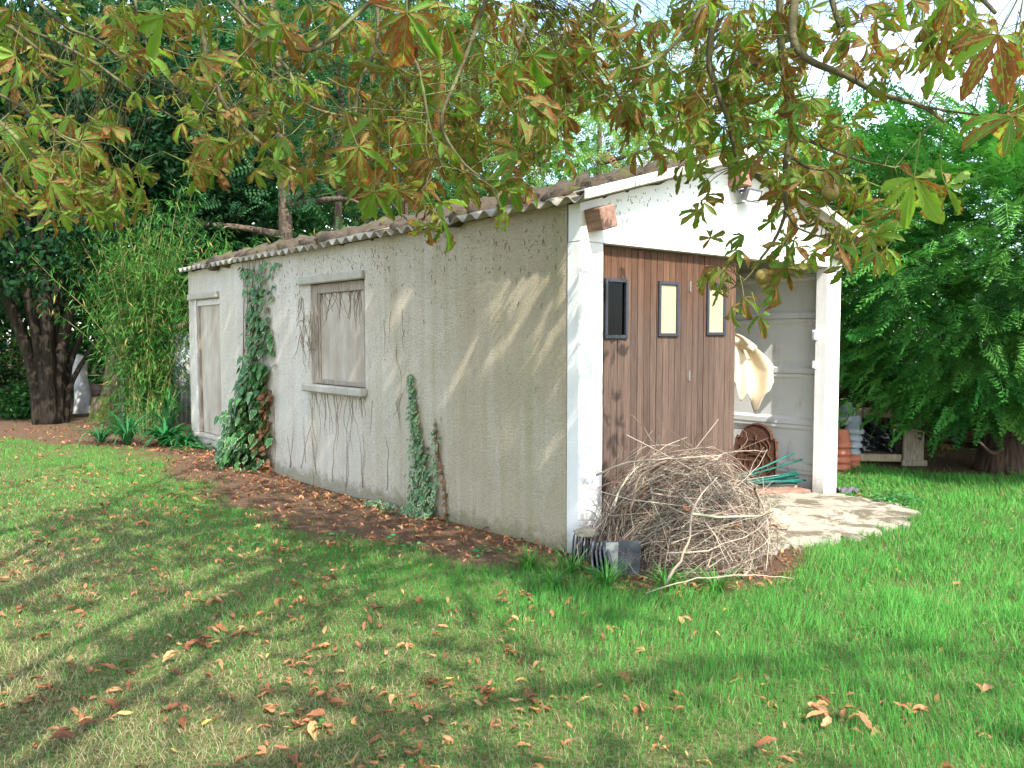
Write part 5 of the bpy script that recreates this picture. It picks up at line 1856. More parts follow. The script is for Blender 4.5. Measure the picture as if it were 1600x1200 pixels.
def stump(name, c, r, h, mat, label, seed, cat='stump'):
    rng = np.random.default_rng(seed)
    P = smooth_path([np.array(c) + np.array([0, 0, -.1]), np.array(c) + np.array([.02, 0, h * .3]), np.array(c) + np.array([-.02, .03, h * .7]), np.array(c) + np.array([.03, 0, h])], 4)
    V, F = tube(P, r * np.array([1.35] + [1.1] * 2 + list(np.linspace(1.0, .85, len(P) - 3))), 14)
    V = V + rng.normal(0, r * .05, V.shape)
    return tag(put(name, mesh(name, V, F, M[mat], True)), label, cat)


p = ground_at(126, 16.6); stump('white_stump', (p[0], p[1], 0), .15, 1.15, 'white_bark', 'pale bare tree stump standing between the stems and the bamboo', 1)
p = ground_at(183, 15.6); stump('pale_post', (p[0], p[1], 0), .07, 1.2, 'white_bark', 'thin pale post showing through the bamboo', 2, 'post')
p = ground_at(144, 16.9); stone('brown_rock', (p[0], p[1], .42), (.24, .2, .16), 'brown_rock', 3, 'reddish brown rock propped beside the pale stump', 'rock', 2)
p = ground_at(146, 16.8); stone('garden_rock', (p[0], p[1], .14), (.28, .22, .18), 'brown_rock', 6, 'brown rock on the ground under the propped one', 'rock', 2)


# ------------------------------------------------------------------ trees
def limb(mb, P, r0, r1, n=8, per=5):
    P = smooth_path(P, per)
    mb.tube(P, np.linspace(r0, r1, len(P)), n, True)
    return P


def crown_points(rng, c, rad, clumps, per, spread, shell=.55):
    d = rand_dirs(clumps, rng)
    k = shell + (1 - shell) * rng.random(clumps) ** .6
    cc = np.array(c) + d * np.array(rad) * k[:, None] * (1 + .18 * np.sin(d @ np.array([5., 3., 4.]))[:, None])
    p = np.repeat(cc, per, 0) + rng.normal(0, 1, (clumps * per, 3)) * spread * np.array([1, 1, .55])
    return p, np.repeat(unit(cc - np.array(c)), per, 0)


def leafy_tree(name, label, base, h, c, rad, trunk_r, leaf, size, clumps, per, spread, seed, bark='dark_bark', tem=None, lean=(0, 0), group=None, stems=None, minz=.25, kind_cat='tree'):
    rng = np.random.default_rng(seed)
    base = np.array([base[0], base[1], 0.0])
    t = thing(name, base, label, kind_cat, group)
    c = np.array(c, float)
    mb = MB()
    top = c + np.array([lean[0], lean[1], rad[2] * .5])
    if stems is None:
        P = limb(mb, [base + np.array([0, 0, -.15]), base + (c - base) * .25 + rng.normal(0, .08, 3), base + (c - base) * .6 + rng.normal(0, .12, 3), top], trunk_r, trunk_r * .25, 12)
        mb.tube([base + np.array([0, 0, -.15]), base + np.array([0, 0, .1]), base + np.array([0, 0, .45])], [trunk_r * 1.6, trunk_r * 1.25, trunk_r * .95], 12)
        for k in range(7):
            s = P[int(len(P) * rng.uniform(.35, .85))]
            d = unit(rng.normal(size=3) * np.array([1, 1, .4]) + np.array([0, 0, .5]))
            e = s + d * np.array(rad) * .75
            limb(mb, [s, (s + e) / 2 + rng.normal(0, .15, 3), e], trunk_r * .35, trunk_r * .07, 6, 4)
        mb.put('trunk', M[bark], t, True)
    else:
        for k, (dx, dy, r_, hh, bend) in enumerate(stems):
            m1 = MB()
            b = base + np.array([dx * .35, dy * .35, -.1])
            limb(m1, [b, base + np.array([dx * .6, dy * .6, hh * .3]), base + np.array([dx * 1.2 + bend, dy, hh * .7]), base + np.array([dx * 2 + bend * 2, dy * 1.6, hh])], r_, r_ * .45, 10)
            m1.put('stem', M[bark], t, True)
    p, out = crown_points(rng, c, rad, clumps, per, spread)
    k = p[:, 2] > minz
    p, out = p[k], out[k]
    d = unit(out * .5 + rng.normal(size=p.shape) * .7 + np.array([0, 0, -.25]))
    R = frames(d, unit(rng.normal(size=p.shape) * .6 + np.array([0, 0, 1.0]) + out * .4))
    V, F, L, r = bake_many([tem or DIAM], p, R, rng.uniform(.7, 1.2, len(p)) * size, rng)
    tag(put('crown', mesh('crown', V, F, M[leaf], tem is not None, L, r), t), kind='stuff')
    return t


def pinnate(n=6):
    parts = []
    for i in range(n):
        u = (i + .6) / n
        for s in (-1, 1):
            ll = .23 * (1 - .35 * abs(u - .5))
            v = DIAM[0] * np.array([ll, ll * .95, ll])
            a = s * 1.15
            v = v @ np.array([[math.cos(a), -math.sin(a), 0], [math.sin(a), math.cos(a), 0], [0, 0, 1]]).T
            v = v + np.array([u, 0, -.28 * u * u]); v[:, 2] -= .25 * np.abs(v[:, 1])
            parts.append((v, DIAM[1], np.zeros((4, 3)), np.zeros(4)))
    v = DIAM[0] * .17 + np.array([1.0, 0, -.28]); parts.append((v, DIAM[1], np.zeros((4, 3)), np.zeros(4)))
    parts.append((np.array([(0, -.006, 0), (0, .006, 0), (1, .004, -.28), (1, -.004, -.28)]), np.array([(0, 1, 2, 3)]), np.zeros((4, 3)), np.zeros(4)))
    V, F, L, _ = join(parts)
    return V, F, L


PINN = pinnate()
G_WOOD = 'trees of the wood behind the shed'
b = np.array([3.04, 16.2, 0])
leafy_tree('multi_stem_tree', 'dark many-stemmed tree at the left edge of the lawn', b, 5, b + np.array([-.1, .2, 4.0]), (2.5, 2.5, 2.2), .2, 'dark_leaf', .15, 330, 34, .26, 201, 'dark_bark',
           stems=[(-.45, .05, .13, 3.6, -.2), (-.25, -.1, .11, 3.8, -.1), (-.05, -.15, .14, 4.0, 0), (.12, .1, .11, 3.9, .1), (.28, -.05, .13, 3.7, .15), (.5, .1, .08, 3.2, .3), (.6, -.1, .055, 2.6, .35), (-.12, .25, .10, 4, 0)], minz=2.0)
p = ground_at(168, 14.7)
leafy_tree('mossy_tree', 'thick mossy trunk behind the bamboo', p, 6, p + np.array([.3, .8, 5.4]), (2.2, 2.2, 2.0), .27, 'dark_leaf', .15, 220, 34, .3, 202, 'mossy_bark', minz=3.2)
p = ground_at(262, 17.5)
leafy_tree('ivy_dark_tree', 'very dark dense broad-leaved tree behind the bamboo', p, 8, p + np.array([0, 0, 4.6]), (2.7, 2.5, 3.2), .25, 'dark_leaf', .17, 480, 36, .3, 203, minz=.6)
p = ground_at(445, 15.4)
rob = leafy_tree('robinia_tree', 'rough-barked robinia rising right behind the shed roof', p, 10, p + np.array([0, .3, 6.8]), (3.0, 3.0, 2.6), .24, 'robinia_leaf', .36, 110, 12, .40, 204, 'robinia_bark', PINN, minz=3.4)
p = ground_at(505, 16.2)
leafy_tree('robinia_tree', 'second robinia, slimmer, just right of the rough-barked one', p, 10, p + np.array([.8, .5, 6.6]), (2.6, 2.6, 2.6), .16, 'robinia_leaf', .36, 90, 12, .40, 205, 'robinia_bark', PINN, minz=3.2)
p = ground_at(645, 17.5)
leafy_tree('robinia_tree', 'robinia with hanging blue-green leaves behind the middle of the roof', p, 9, p + np.array([0, .5, 5.6]), (2.8, 2.6, 3.0), .17, 'robinia_leaf', .38, 130, 12, .42, 206, 'robinia_bark', PINN, minz=1.8)
for i, (px_, d_, h_, rx, rz, lab) in enumerate(((790, 20, 5.6, 3.0, 4.0, 'sunlit pale green tree left of the roof ridge'), (935, 19, 5.4, 2.8, 3.8, 'bright yellow-green tree behind the roof ridge'), (1090, 22, 6.4, 3.2, 4.2, 'tall pale green tree behind the gable peak'))):
    p = ground_at(px_, d_)
    leafy_tree('sunlit_tree', lab, p, h_, p + np.array([0, 0, h_]), (rx, rx, rz), .18, 'sunny_leaf', .40, 210, 11, .42, 210 + i, 'robinia_bark', PINN, group=G_WOOD, minz=1.2)
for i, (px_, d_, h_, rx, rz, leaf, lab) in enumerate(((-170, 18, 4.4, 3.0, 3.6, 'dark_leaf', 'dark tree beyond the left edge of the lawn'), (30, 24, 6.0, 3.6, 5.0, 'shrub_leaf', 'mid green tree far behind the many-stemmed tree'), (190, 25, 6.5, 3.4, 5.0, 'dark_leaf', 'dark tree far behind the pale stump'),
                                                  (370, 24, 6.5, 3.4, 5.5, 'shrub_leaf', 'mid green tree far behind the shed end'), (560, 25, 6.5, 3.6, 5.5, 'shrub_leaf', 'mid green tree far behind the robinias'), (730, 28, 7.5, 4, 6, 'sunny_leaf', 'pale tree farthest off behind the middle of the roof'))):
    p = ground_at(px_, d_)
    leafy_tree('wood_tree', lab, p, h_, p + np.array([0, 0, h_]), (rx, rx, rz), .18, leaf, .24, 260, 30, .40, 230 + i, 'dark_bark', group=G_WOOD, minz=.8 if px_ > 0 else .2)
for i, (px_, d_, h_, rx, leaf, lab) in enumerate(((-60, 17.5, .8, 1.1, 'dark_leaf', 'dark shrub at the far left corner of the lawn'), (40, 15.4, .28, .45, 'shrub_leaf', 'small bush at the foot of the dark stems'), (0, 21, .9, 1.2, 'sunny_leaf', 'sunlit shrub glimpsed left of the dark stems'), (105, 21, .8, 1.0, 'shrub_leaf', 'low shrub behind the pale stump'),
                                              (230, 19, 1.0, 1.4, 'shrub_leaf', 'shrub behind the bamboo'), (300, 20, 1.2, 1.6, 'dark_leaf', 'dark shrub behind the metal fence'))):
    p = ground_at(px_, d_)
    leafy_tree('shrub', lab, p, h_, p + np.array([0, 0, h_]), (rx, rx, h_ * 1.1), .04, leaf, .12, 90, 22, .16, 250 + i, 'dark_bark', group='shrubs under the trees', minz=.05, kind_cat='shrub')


def woodland():
    rng = np.random.default_rng(91)
    n = 1500
    px_ = np.where(rng.random(n) < .62, rng.uniform(-900, 760, n), rng.uniform(-900, 1750, n)); d = rng.uniform(28, 40, n)
    hmax = np.interp(px_, [-900, 700, 1100, 1300, 1750], [17, 16, 10, 6.5, 5])
    c = np.outer(d, FWD2) + _rt[None] * ((px_ - 800) / F_PX * d)[:, None]
    c[:, 2] = rng.random(n) ** .8 * hmax
    p = np.repeat(c, 26, 0) + rng.normal(0, .8, (n * 26, 3))
    p = p[p[:, 2] > .1]
    R = frames(rand_dirs(len(p), rng), unit(rng.normal(size=p.shape) * .7 + np.array([0, 0, 1])))
    V, F, L, r = bake_many([DIAM], p, R, rng.uniform(.4, .75, len(p)), rng)
    tag(put('distant_woodland', mesh('distant_woodland', V, F, M['shrub_leaf'], False, L, r)), 'distant green woodland closing the view', 'woodland', kind='stuff')


woodland()


def spray_template(rng, n=10):
    """flat fern-like cypress spray along +x with drooping tip"""
    parts = []
    zc = lambda u: -.30 * u * u
    Z4 = np.zeros((4, 3))
    for i in range(n):
        u = .10 + .86 * i / (n - 1)
        for s in (-1, 1):
            ll = .36 * (1 - .82 * u ** 1.5) * rng.uniform(.8, 1.15)
            a = s * rng.uniform(.62, .85)
            ca, sa = math.cos(a), math.sin(a)
            def tr(q, off=(0, 0)):
                q = np.array(q, float)
                q = np.stack([q[:, 0] * ca - q[:, 1] * sa + u, q[:, 0] * sa + q[:, 1] * ca, np.zeros(len(q))], -1)
                q[:, 2] = zc(u) - .30 * np.abs(q[:, 1]) ** 1.3 + .02 * rng.normal()
                return q
            w = .028
            parts.append((tr([(0, -w * .5), (ll * .55, -w), (ll, 0), (ll * .55, w)]), np.array([(0, 1, 2, 3)]), Z4, np.zeros(4)))
            for k in (.45,):
                l2 = ll * .50 * (1.1 - k)  + .02
                for s2 in (-1, 1):
                    x0 = ll * k
                    parts.append((tr([(x0, 0), (x0 + l2 * .35, s2 * l2 * .35 - .012), (x0 + l2 * .95, s2 * l2 * .75), (x0 + l2 * .55, s2 * l2 * .15 + .012)]), np.array([(0, 1, 2, 3)]), Z4, np.zeros(4)))
    us_ = np.linspace(0, 1, 6)
    rv = np.array([(q, sg * .012 * (1.15 - q), zc(q) + .004) for q in us_ for sg in (-1, 1)])
    parts.append((rv, np.array([(2 * i, 2 * i + 2, 2 * i + 3, 2 * i + 1) for i in range(5)]), np.zeros((12, 3)), np.zeros(12)))
    V, F, L, _ = join(parts)
    return V, F, L


SPRAYS = [spray_template(trng) for k in range(4)]
SPRAYS_LO = [spray_template(trng, 6) for k in range(2)]


def cypress(base, rad, zc, n, seed, label, size=.5, named=0, trunk=.22, zlo=.5, trunk_lean=(0, 0)):
    rng = np.random.default_rng(seed)
    base = np.array([base[0], base[1], 0.])
    t = thing('cypress_tree', base, label, 'tree', 'cypresses along the right')
    mb = MB()
    top = base + np.array([.25, .3, min(1.7, zc)])
    P = limb(mb, [base + np.array([0, 0, -.2]), base + np.array([.02, 0, .5]), base + (top - base) * .5, top], trunk, .03, 12)
    mb.tube([base + np.array([0, 0, -.2]), base + np.array([0, 0, .08]), base + np.array([0, 0, .4])], [trunk * 1.7, trunk * 1.3, trunk * .95], 12)
    for k in range(16):
        s = P[int(len(P) * rng.uniform(.12, .7))]
        a = rng.random() * 2 * PI
        e = s + np.array([math.cos(a), math.sin(a), rng.uniform(-.1, .25)]) * rad[0] * .8
        limb(mb, [s, (s + e) / 2 + np.array([0, 0, -.08]), e], .045, .01, 5, 4)
    mb.put('trunk', M['cypress_bark'], t, True)
    c = base + np.array([trunk_lean[0] * .6, trunk_lean[1] * .6, zc])
    d = rand_dirs(n * 2, rng)
    d = unit(np.sign(d) * np.abs(d) ** np.array([.9, .9, 1.0]))
    shell = 1 - .40 * rng.random(len(d)) ** 1.5
    lump = 1 + .10 * np.sin(d @ np.array([7., 2., 5.]) + 1) + .08 * np.sin(d @ np.array([3., 9., 11.]))
    p = c + d * np.array(rad) * (shell * lump)[:, None]
    p[:, 2] += -.10 * rng.random(len(d))
    low = zlo + .35 * np.sin(p[:, 0] * 2.1 + p[:, 1]) * .5
    k = p[:, 2] > low
    p, d, shell = p[k][:n], d[k][:n], shell[k][:n]
    flat = d * np.array([1, 1, .25]); flat = unit(flat + 1e-6)
    x = unit(flat + rng.normal(0, .30, p.shape) + np.array([0, 0, -.22]) + np.outer(np.clip(d[:, 2], 0, 1), [0, 0, .9]))
    up = unit(np.array([0, 0, .8]) + .85 * d + rng.normal(0, .22, p.shape))
    R = frames(x, up)
    s = rng.uniform(.7, 1.25, len(p)) * size
    p = p - x * s[:, None] * .6
    vis = ((p - c) @ np.array([-.64, -.77, 0])) + shell * .8 - 0.05 * np.abs(p[:, 2] - 1.8)
    px_, py_, dd = proj(p)
    vis = np.where((px_ > 1300) & (px_ < 1600) & (py_ > 120), vis, -9)
    order = np.argsort(-vis)
    mes = [mesh('spray', *q[:2], M['cypress_spray'], False, q[2]) for q in SPRAYS] if named else []
    for i in order[:named]:
        put('spray', mes[int(rng.integers(0, 4))], t, None, m4(R[i], p[i], s[i]))
    rest = order[named:]
    V, F, L, r = bake_many(SPRAYS if named else SPRAYS_LO + SPRAYS[:1], p[rest], R[rest], s[rest], rng)
    tag(put('foliage', mesh('foliage', V, F, M['cypress_spray'], False, L, r), t), kind='stuff')


cypress((10.25, 3.55), (2.35, 2.35, 2.05), 2.25, 3700, 301, 'nearest wide cypress with drooping sprays right of the shed', .46, 290, .21, .62)
cypress((10.5, 6.2), (2.0, 2.0, 2.4), 2.6, 1000, 302, 'cypress standing close behind the right side of the shed', .55, 0, .2, .7)
cypress((13.2, 2.6), (2.5, 2.5, 2.3), 2.55, 1000, 303, 'taller cypress at the right edge behind the nearest one', .62, 0, .2, .5)
cypress((13.4, 6.6), (2.4, 2.4, 2.3), 2.8, 800, 304, 'cypress farthest back behind the other two', .62, 0, .2, .5)
# sunlit weeds seen under the cypress
for i, (px_, d_, r_) in enumerate(((1458, 11.6, .6), (1500, 12.0, .7), (1590, 12.0, .7), (1440, 15.5, 1.2), (1560, 16, 1.4), (1650, 15, 1.3))):
    p = ground_at(px_, d_)
    leafy_tree('undergrowth_bush', ['pale bush under the cypress right of the chest', 'low bush seen left of the cypress trunk', 'low bush seen right of the cypress trunk', 'farther bush behind the chest', 'farther bush behind the cypress trunk', 'bush past the right edge under the cypress'][i], p, .4, p + np.array([0, 0, .38]), (r_, r_, .5), .02, 'sunny_leaf', .11, 60, 20, .16, 320 + i, 'dark_bark', group='bushes under the cypresses', minz=.02, kind_cat='bush')


# ------------------------------------------------------------------ the horse chestnut one stands under
def chestnut():
    rng = np.random.default_rng(401)
    base = np.array([-2.6, -1.5, 0.0])
    T = thing('chestnut_tree', base, 'horse chestnut with browning leaves whose branches hang over the lawn', 'tree')
    mb = MB()
    fork = base + np.array([.15, .2, 2.7])
    limb(mb, [base + np.array([0, 0, -.2]), base + np.array([0, 0, .6]), base + np.array([.08, .1, 1.7]), fork], .34, .24, 14)
    mb.tube([base + np.array([0, 0, -.2]), base + np.array([0, 0, .1]), base + np.array([0, 0, .55])], [.55, .44, .33], 14)
    mb.put('trunk', M['chestnut_bark'], T, True)

    nodes = []                                            # points leaves may hang from

    def branch(P, r0, r1, n=7, per=6, reg=True):
        m1 = MB()
        Q = limb(m1, P, r0, r1, n, per)
        Q2 = Q + rng.normal(0, r1 * .35, Q.shape)
        m1.put('branch', M['chestnut_bark'], T, True)
        if reg:
            nodes.append(Q)
        return Q
    KR = .86
    hubR, hubM, hubL = at(1190, -150, 3.7 * KR), at(720, -190, 3.6), at(130, -140, 4.0)
    branch([fork, fork + np.array([1.2, .5, 1.3]), np.array([1.0, .6, 4.5]), np.array([2.3, 1.1, 4.2]), hubR], .17, .035, 9)
    branch([fork, fork + np.array([.8, 1.0, 1.6]), np.array([.3, 1.6, 4.9]), np.array([1.4, 2.4, 4.3]), hubM], .15, .035, 9)
    branch([fork, fork + np.array([.2, 1.6, 1.3]), np.array([-.9, 2.6, 4.5]), np.array([-.2, 3.4, 4.0]), hubL], .15, .035, 9)
    px = lambda L, d0, d1=None: [at(a, b, (d0 + ((d1 or d0) - d0) * i / max(1, len(L) - 1)) * (KR if L[0][0] > 1090 else 1)) for i, (a, b) in enumerate(L)]
    # right-hand group
    branch([hubR] + px([(1122, -40), (1116, 15), (1108, 95), (1116, 130), (1138, 190), (1145, 225), (1152, 258)], 3.75, 3.9), .017, .006)
    branch([hubR] + px([(1216, -20), (1220, 60), (1226, 120), (1232, 165), (1236, 203), (1228, 250), (1226, 305), (1228, 330), (1212, 372), (1188, 405)], 3.6, 3.75), .017, .0055)
    branch(px([(1236, 203), (1262, 218), (1300, 236), (1350, 252), (1398, 262)], 3.65, 3.5), .008, .003)
    branch(px([(1233, 242), (1258, 260), (1292, 268), (1304, 280)], 3.65, 3.55), .007, .003)
    branch([hubR] + px([(1238, -30), (1238, 55), (1262, 92), (1322, 118), (1372, 145), (1440, 166), (1476, 190)], 3.45, 3.2), .018, .006)
    branch(px([(1440, 166), (1500, 176), (1560, 182)], 3.25, 3.0), .005, .003)
    branch([hubR] + px([(1292, -50), (1300, 0), (1312, 42)], 3.5), .016, .009)
    branch([hubR] + px([(1130, -60), (1100, 5), (1062, 60), (1022, 96), (985, 110)], 3.5, 3.4), .011, .004)
    branch(px([(1228, 330), (1245, 355), (1290, 372), (1330, 378)], 3.7, 3.6), .005, .002)
    branch(px([(1188, 405), (1175, 425), (1160, 440), (1135, 455)], 3.75, 3.7), .004, .002)
    branch(px([(1116, 130), (1140, 120), (1165, 112), (1180, 100)], 3.8), .005, .002)
    branch([hubR] + px([(1480, -90), (1520, -20), (1555, 20)], 2.6, 2.4), .010, .005)
    # middle group
    branch([hubM] + px([(640, -60), (560, 20), (505, 68), (470, 78), (410, 50), (350, -5)], 3.2, 3.0), .011, .005)
    branch([hubM] + px([(660, -40), (640, 0), (630, 60), (655, 110), (670, 190), (690, 260)], 2.6, 2.6), .008, .003)
    branch([hubM] + px([(760, -40), (745, 40), (715, 120), (690, 190), (720, 250), (765, 290), (785, 330)], 3.0, 2.9), .010, .003)
    branch([hubM] + px([(830, -50), (820, 40), (800, 110), (820, 190), (845, 260)], 3.6), .010, .003)
    branch([hubM] + px([(930, -60), (925, 20), (925, 80), (960, 140), (985, 185)], 3.4), .009, .003)
    branch([hubM] + px([(600, -60), (590, 60), (560, 140), (560, 230), (600, 300), (650, 360)], 3.4, 3.0), .009, .003)
    # left group: long thin shoots sloping down to the right
    branch([hubL] + px([(-40, -10), (30, 40), (80, 62), (150, 100), (215, 148), (262, 178), (282, 190)], 3.9, 4.0), .012, .004)
    branch([hubL] + px([(-30, 10), (20, 45), (75, 88), (125, 110), (160, 150), (196, 176)], 3.7, 3.8), .010, .004)
    branch([hubL] + px([(50, -30), (95, 35), (150, 62), (185, 88), (240, 130), (300, 150), (330, 172), (355, 178)], 4.2, 4.2), .010, .004)
    branch([hubL] + px([(300, -60), (312, 10), (322, 80), (335, 125), (358, 175), (405, 222), (455, 262), (510, 285), (560, 300)], 3.6, 3.8), .016, .005)
    branch([hubL] + px([(350, -50), (372, 20), (412, 72), (448, 105), (476, 160), (530, 180), (600, 190)], 3.9, 3.8), .013, .004)
    branch([hubL] + px([(340, -40), (392, 25), (440, 50), (490, 72), (530, 60)], 3.6, 3.4), .010, .004)
    branch([hubL] + px([(200, -60), (215, 30), (240, 90), (270, 130), (290, 150), (300, 200), (308, 260)], 4.1, 4.0), .009, .003)
    branch([hubL] + px([(-140, 60), (-60, 140), (10, 200), (70, 260), (120, 300), (180, 300)], 3.4, 3.3), .012, .004)
    branch([hubL] + px([(-150, 100), (-80, 180), (-10, 260), (40, 320), (90, 345)], 3.6, 3.5), .010, .003)
    branch([hubL] + px([(-120, 20), (-40, 120), (40, 170), (95, 210), (125, 222)], 3.2, 3.2), .009, .003)
    # canopy limbs overhead (out of the picture)
    for k in range(16):
        e = np.array([rng.uniform(-4, 3.2), rng.uniform(-4.5, 6), rng.uniform(3.8, 5.8)])
        s = fork + np.array([rng.uniform(0, 1.2), rng.uniform(0, 1.2), rng.uniform(.6, 1.7)])
        qx, qy, qd = proj(e)
        if qd > 0 and qy > -60: e[2] += 2.0
        branch([s - np.array([.3, .3, .4]), (s + e) / 2 + np.array([0, 0, .5]), e], .06, .012, 6, 5, False)

    NP = np.concatenate(nodes)
    nx_, ny_, nd_ = proj(NP)

    # leaves in view: (position, size, direction, normal)
    LP, LS, LX, LN = [], [], [], []
    view = lambda p: unit(_C - p)

    def add(p, s, x, nrm):
        LP.append(p); LS.append(s); LX.append(unit(x)); LN.append(unit(nrm))

    def add_px(x_, y_, d, s, ang, face):
        if x_ > 1040 and d > 3.3: d, s = d * KR, s * .92
        p = at(x_, y_, d)
        a = math.radians(ang)
        v = view(p)
        add(p, s, _rt * math.cos(a) + _up * math.sin(a) - v * .15, v * face + np.array([0, 0, 1.0]) * (1 - face))
    for e in ((636, 20, 1.95, .185, -88, .8), (695, 30, 2.0, .17, -62, .7), (255, 25, 2.0, .18, -100, .75), (318, 12, 2.1, .17, -60, .6), (1110, 372, 3.85, .13, 100, .95), (1124, 456, 3.6, .15, 250, .8),
              (1228, 418, 3.55, .155, -80, .85), (1318, 415, 3.5, .15, -40, .7), (1428, 278, 2.75, .21, -100, .7), (1478, 290, 2.9, .19, -60, .6), (1588, 182, 2.7, .20, -110, .7), (1560, 55, 2.2, .20, -120, .85),
              (668, 350, 2.5, .155, -75, .6), (690, 345, 2.55, .15, -40, .5), (790, 332, 2.7, .11, -45, .5), (985, 186, 3.5, .17, -100, .9), (925, 82, 3.1, .185, -90, .9), (1047, 108, 3.5, .16, -95, .9),
              (122, 220, 3.2, .15, 20, .6), (1310, 378, 3.6, .15, -60, .7), (1065, 190, 3.5, .16, 200, .8), (1150, 270, 3.85, .15, -100, .8), (610, 250, 2.6, .19, -85, .6), (585, 300, 2.6, .16, -95, .6),
              (1090, 330, 3.8, .13, 170, .6), (1205, 345, 3.7, .13, -70, .7), (1480, 40, 2.5, .16, 200, .5), (560, 230, 2.5, .17, -60, .6), (740, 190, 2.7, .17, -50, .5), (440, 40, 2.6, .16, -120, .6)):
        add_px(*e)
    zones = [((0, 0, 210, 140), 20, (3.3, 4.2)), ((-40, 165, 190, 345), 40, (3.0, 3.8)), ((120, 250, 225, 330), 9, (3.1, 3.5)), ((190, 0, 620, 195), 54, (2.9, 4.3)), ((300, 170, 600, 290), 28, (3.2, 4.2)),
             ((560, 130, 730, 330), 24, (2.6, 3.6)), ((590, 0, 890, 250), 62, (2.5, 4.0)), ((720, 200, 860, 290), 9, (3.0, 3.8)), ((860, 0, 1110, 190), 40, (3.2, 4.2)), ((960, 150, 1120, 260), 12, (3.4, 4.0)),
             ((1080, 0, 1270, 190), 32, (3.4, 4.4)), ((1290, 0, 1400, 120), 6, (3.2, 3.6)), ((1080, 180, 1320, 320), 18, (3.5, 4.0)), ((1200, 290, 1400, 400), 9, (3.5, 4.0)), ((1420, -20, 1600, 100), 5, (2.7, 3.2)), ((1440, -20, 1600, 90), 5, (2.4, 3.0)), ((1550, 120, 1640, 220), 2, (2.6, 3.0))]
    for (x0, y0, x1, y1), n, (d0, d1) in zones:
        kk = KR if x0 > 1070 else 1
        for k in range(int(n * 2.7)):
            far = k >= n
            p = at(rng.uniform(x0, x1), rng.uniform(y0, y1 - (y1 - y0) * .15 * far), kk * (rng.uniform(d0, d1) + far * rng.uniform(.3, 1.2)))
            a = math.radians(rng.normal(-70, 55))
            v = view(p)
            x = _rt * math.cos(a) + _up * math.sin(a) + rng.normal(0, .25, 3)
            add(p, rng.uniform(.095, .178), x, v * rng.uniform(.1, .9) + np.array([0, 0, 1.0]) * rng.uniform(.4, 1) + rng.normal(0, .3, 3))
    # more along the right-hand branches
    rb = [i for i, q in enumerate(nodes) if 3 <= i <= 14]
    for k in range(95):
        Q = nodes[int(rng.choice(rb))]
        b = Q[int(rng.uniform(.25, 1) * (len(Q) - 1))]
        qx, qy, qd = proj(b)
        if qx > 1440 or (qx > 1340 and rng.random() < .6): continue
        dirn = unit(rng.normal(size=3) * np.array([1, 1, .6]) + np.array([0, 0, -.25]))
        add(b + dirn * rng.uniform(.10, .22), rng.uniform(.095, .15), dirn + np.array([0, 0, -.3]), view(b) * .6 + np.array([0, 0, .8]) + rng.normal(0, .4, 3))
    LP, LS, LX, LN = np.array(LP), np.array(LS), np.array(LX), np.array(LN)
    lx, ly, ld = proj(LP)                                 # the lamp and the two conkers hang clear of leaves
    clear = ~((np.abs(lx - 1160) < 42) & (np.abs(ly - 292) < 42)) & (np.hypot(lx - 1192, ly - 432) > 26) & (np.hypot(lx - 1297, ly - 300) > 28)
    clear[:30] = True
    LP, LS, LX, LN = LP[clear], LS[clear], LX[clear], LN[clear]
    R = frames(LX, LN)
    mes = [mesh('leaf', t[0], t[1], M['chestnut_leaf'], True, t[2]) for t in PALMS]
    _, _, dd = proj(LP)
    order = np.argsort(-LS / dd)
    tw = MB()
    for i in order[:296]:
        put('leaf', mes[int(rng.integers(0, len(mes)))], T, None, m4(R[i], LP[i], LS[i]))
    rest = order[296:]
    # stalk ends joined to the nearest branch by a thin shoot
    ends = LP + np.einsum('nij,j->ni', R, np.array([-.62, 0, .42])) * LS[:, None]
    for i in range(len(LP)):
        d2 = np.linalg.norm(NP - ends[i], axis=1)
        k = int(np.argmin(d2))
        if d2[k] < .02: continue
        mid = (ends[i] + NP[k]) / 2 + np.array([0, 0, .06 * d2[k]]) + rng.normal(0, .05 * d2[k], 3)
        tw.tube(smooth_path([NP[k], mid, ends[i]], 3), np.linspace(.0022, .0012, 7), 4, False)
    tag(tw.put('shoots', M['chestnut_bark'], T, True), kind='stuff')

    # the rest of the crown: unseen leaves overhead, kept or dropped by where their shadow should fall
    n = 10500
    p = np.stack([rng.uniform(-5, 3.9, n), rng.uniform(-5, 7.2, n), rng.uniform(3.0, 6.6, n)], -1)
    e = (p - np.array([-.4, .9, 4.1])) / np.array([4.7, 6.6, 2.7])
    keep = (e ** 2).sum(1) < 1
    qx, qy, qd = proj(p)
    keep &= ~((qd > 0) & (qy > -70) & (qx > -500) & (qx < 2100))
    keep &= np.linalg.norm(p - _C, axis=1) > 1.6
    s = SUN
    tw_ = (SX0 - p[:, 0]) / s[0]; yw, zw = p[:, 1] + s[1] * tw_, p[:, 2] - tw_
    on_wall = (tw_ > 0) & (zw > 0) & (zw < 2.5) & (yw > 4) & (yw < 11.9)
    tf = (SY0 - p[:, 1]) / s[1]; xf, zf = p[:, 0] + s[0] * tf, p[:, 2] - tf
    on_front = (tf > 0) & (zf > -.1) & (zf < 3.1) & (xf > 3.85) & (xf < 7.7)
    g = np.stack([p[:, 0] + s[0] * p[:, 2], p[:, 1] + s[1] * p[:, 2], p[:, 2] * 0], -1)
    gx, gy, gd = proj(g)
    pr = np.full(n, .46)
    lit = (gx > 1060 - (gy - 800) * .2) & (gy < 1010) & (gy > 700)
    pr = np.where(lit, 0.0, pr)
    pr = np.where((gx > 1000) & (gy >= 1010), .35, pr)
    pr = np.where((gx < 300) & (gy > 690) & (gy < 800), .12, pr)
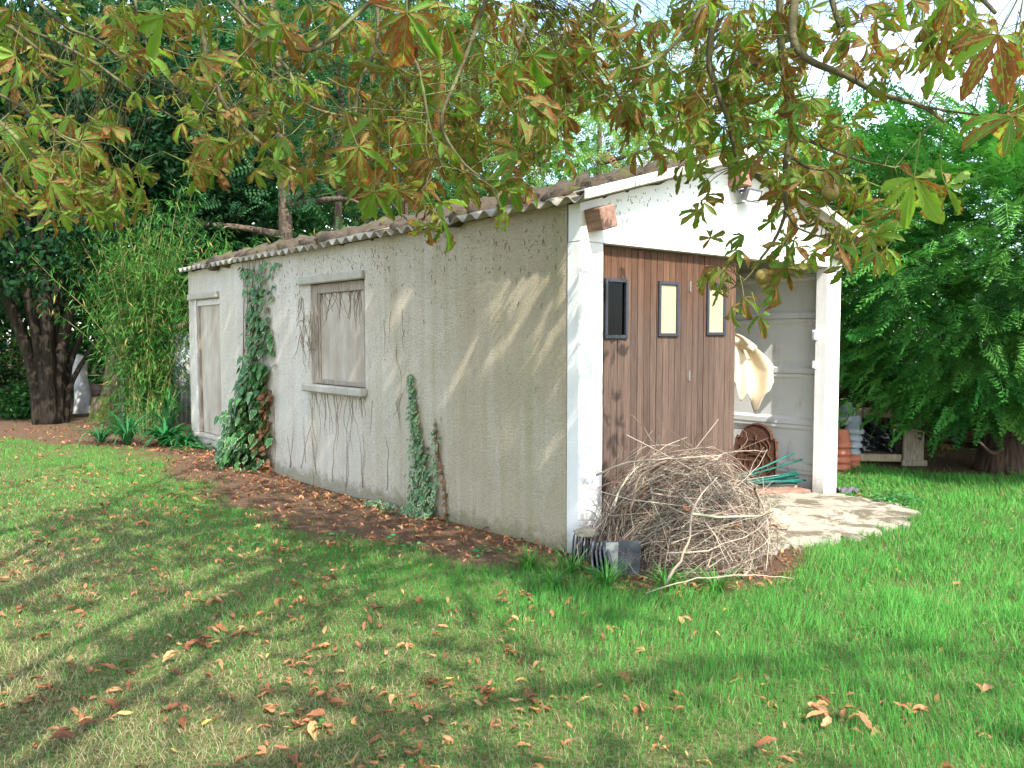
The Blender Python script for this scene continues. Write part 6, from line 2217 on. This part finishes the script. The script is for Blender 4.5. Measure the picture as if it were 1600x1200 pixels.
    for (cx, cy, rx, ry) in ((60, 885, 110, 34), (0, 1050, 70, 70), (330, 1030, 100, 28), (130, 1100, 110, 26), (180, 965, 60, 18), (420, 985, 50, 16)):
        pr = np.where(((gx - cx) / rx) ** 2 + ((gy - cy) / ry) ** 2 < 1, .03, pr)
    patch = (yw < 5.1) & (zw > 1.25 + (yw - 4.2) * .3) & (zw < 2.25)
    streak = (np.abs((yw - 6.3) - (zw - 1.75) * -.95) < .05) & (zw > 1.4) & (zw < 1.95)
    pr = np.where(on_wall, np.where(patch | streak, .02, 1.0), pr)
    pr = np.where(on_front, 0.0, pr)
    keep &= rng.random(n) < pr
    p = p[keep]
    k = 1500  # extra unseen leaves added along the sun's path to shade the long wall
    yw, zw, tt = rng.uniform(4.0, 11.8, k), rng.uniform(-.2, 2.4, k), rng.uniform(3.7, 6.2, k)
    p2 = np.stack([SX0 - s[0] * tt, yw - s[1] * tt, zw + tt], -1) + rng.normal(0, .02, (k, 3))
    qx, qy, qd = proj(p2)
    ok = ~((qd > 0) & (qy > -60)) & ~((yw < 5.1) & (zw > 1.25 + (yw - 4.2) * .3) & (zw < 2.25)) & ~((np.abs((yw - 6.3) + (zw - 1.75) * .95) < .05) & (zw > 1.4) & (zw < 1.95))
    p = np.concatenate([p, p2[ok]])
    m = len(p)
    Rm = frames(unit(rng.normal(size=(m, 3)) + np.array([0, 0, -.4])), unit(rng.normal(size=(m, 3)) * .5 + np.array([0, 0, 1.])))
    V1 = bake_many(PALMS_FAR, p, Rm, rng.uniform(.13, .20, m), rng)
    V2 = bake_many(PALMS_LO, LP[rest], R[rest], LS[rest], rng)
    V, F, L, r = join([V1, V2])
    tag(put('crown', mesh('crown', V, F, M['chestnut_leaf'], True, L, r), T), kind='stuff')
    # two husked conkers
    for x_, y_, d in ((1192, 432, 3.72 * KR), (1297, 300, 3.5 * KR)):
        c = at(x_, y_, d)
        V, F, L = blob_template(np.random.default_rng(int(x_)), 3)
        V = unit(V) * (1 + .02 * np.random.default_rng(2).normal(size=(len(V), 1)))
        put('fruit', mesh('fruit', V * .031 + c, F, M['conker'], True), T)


chestnut()
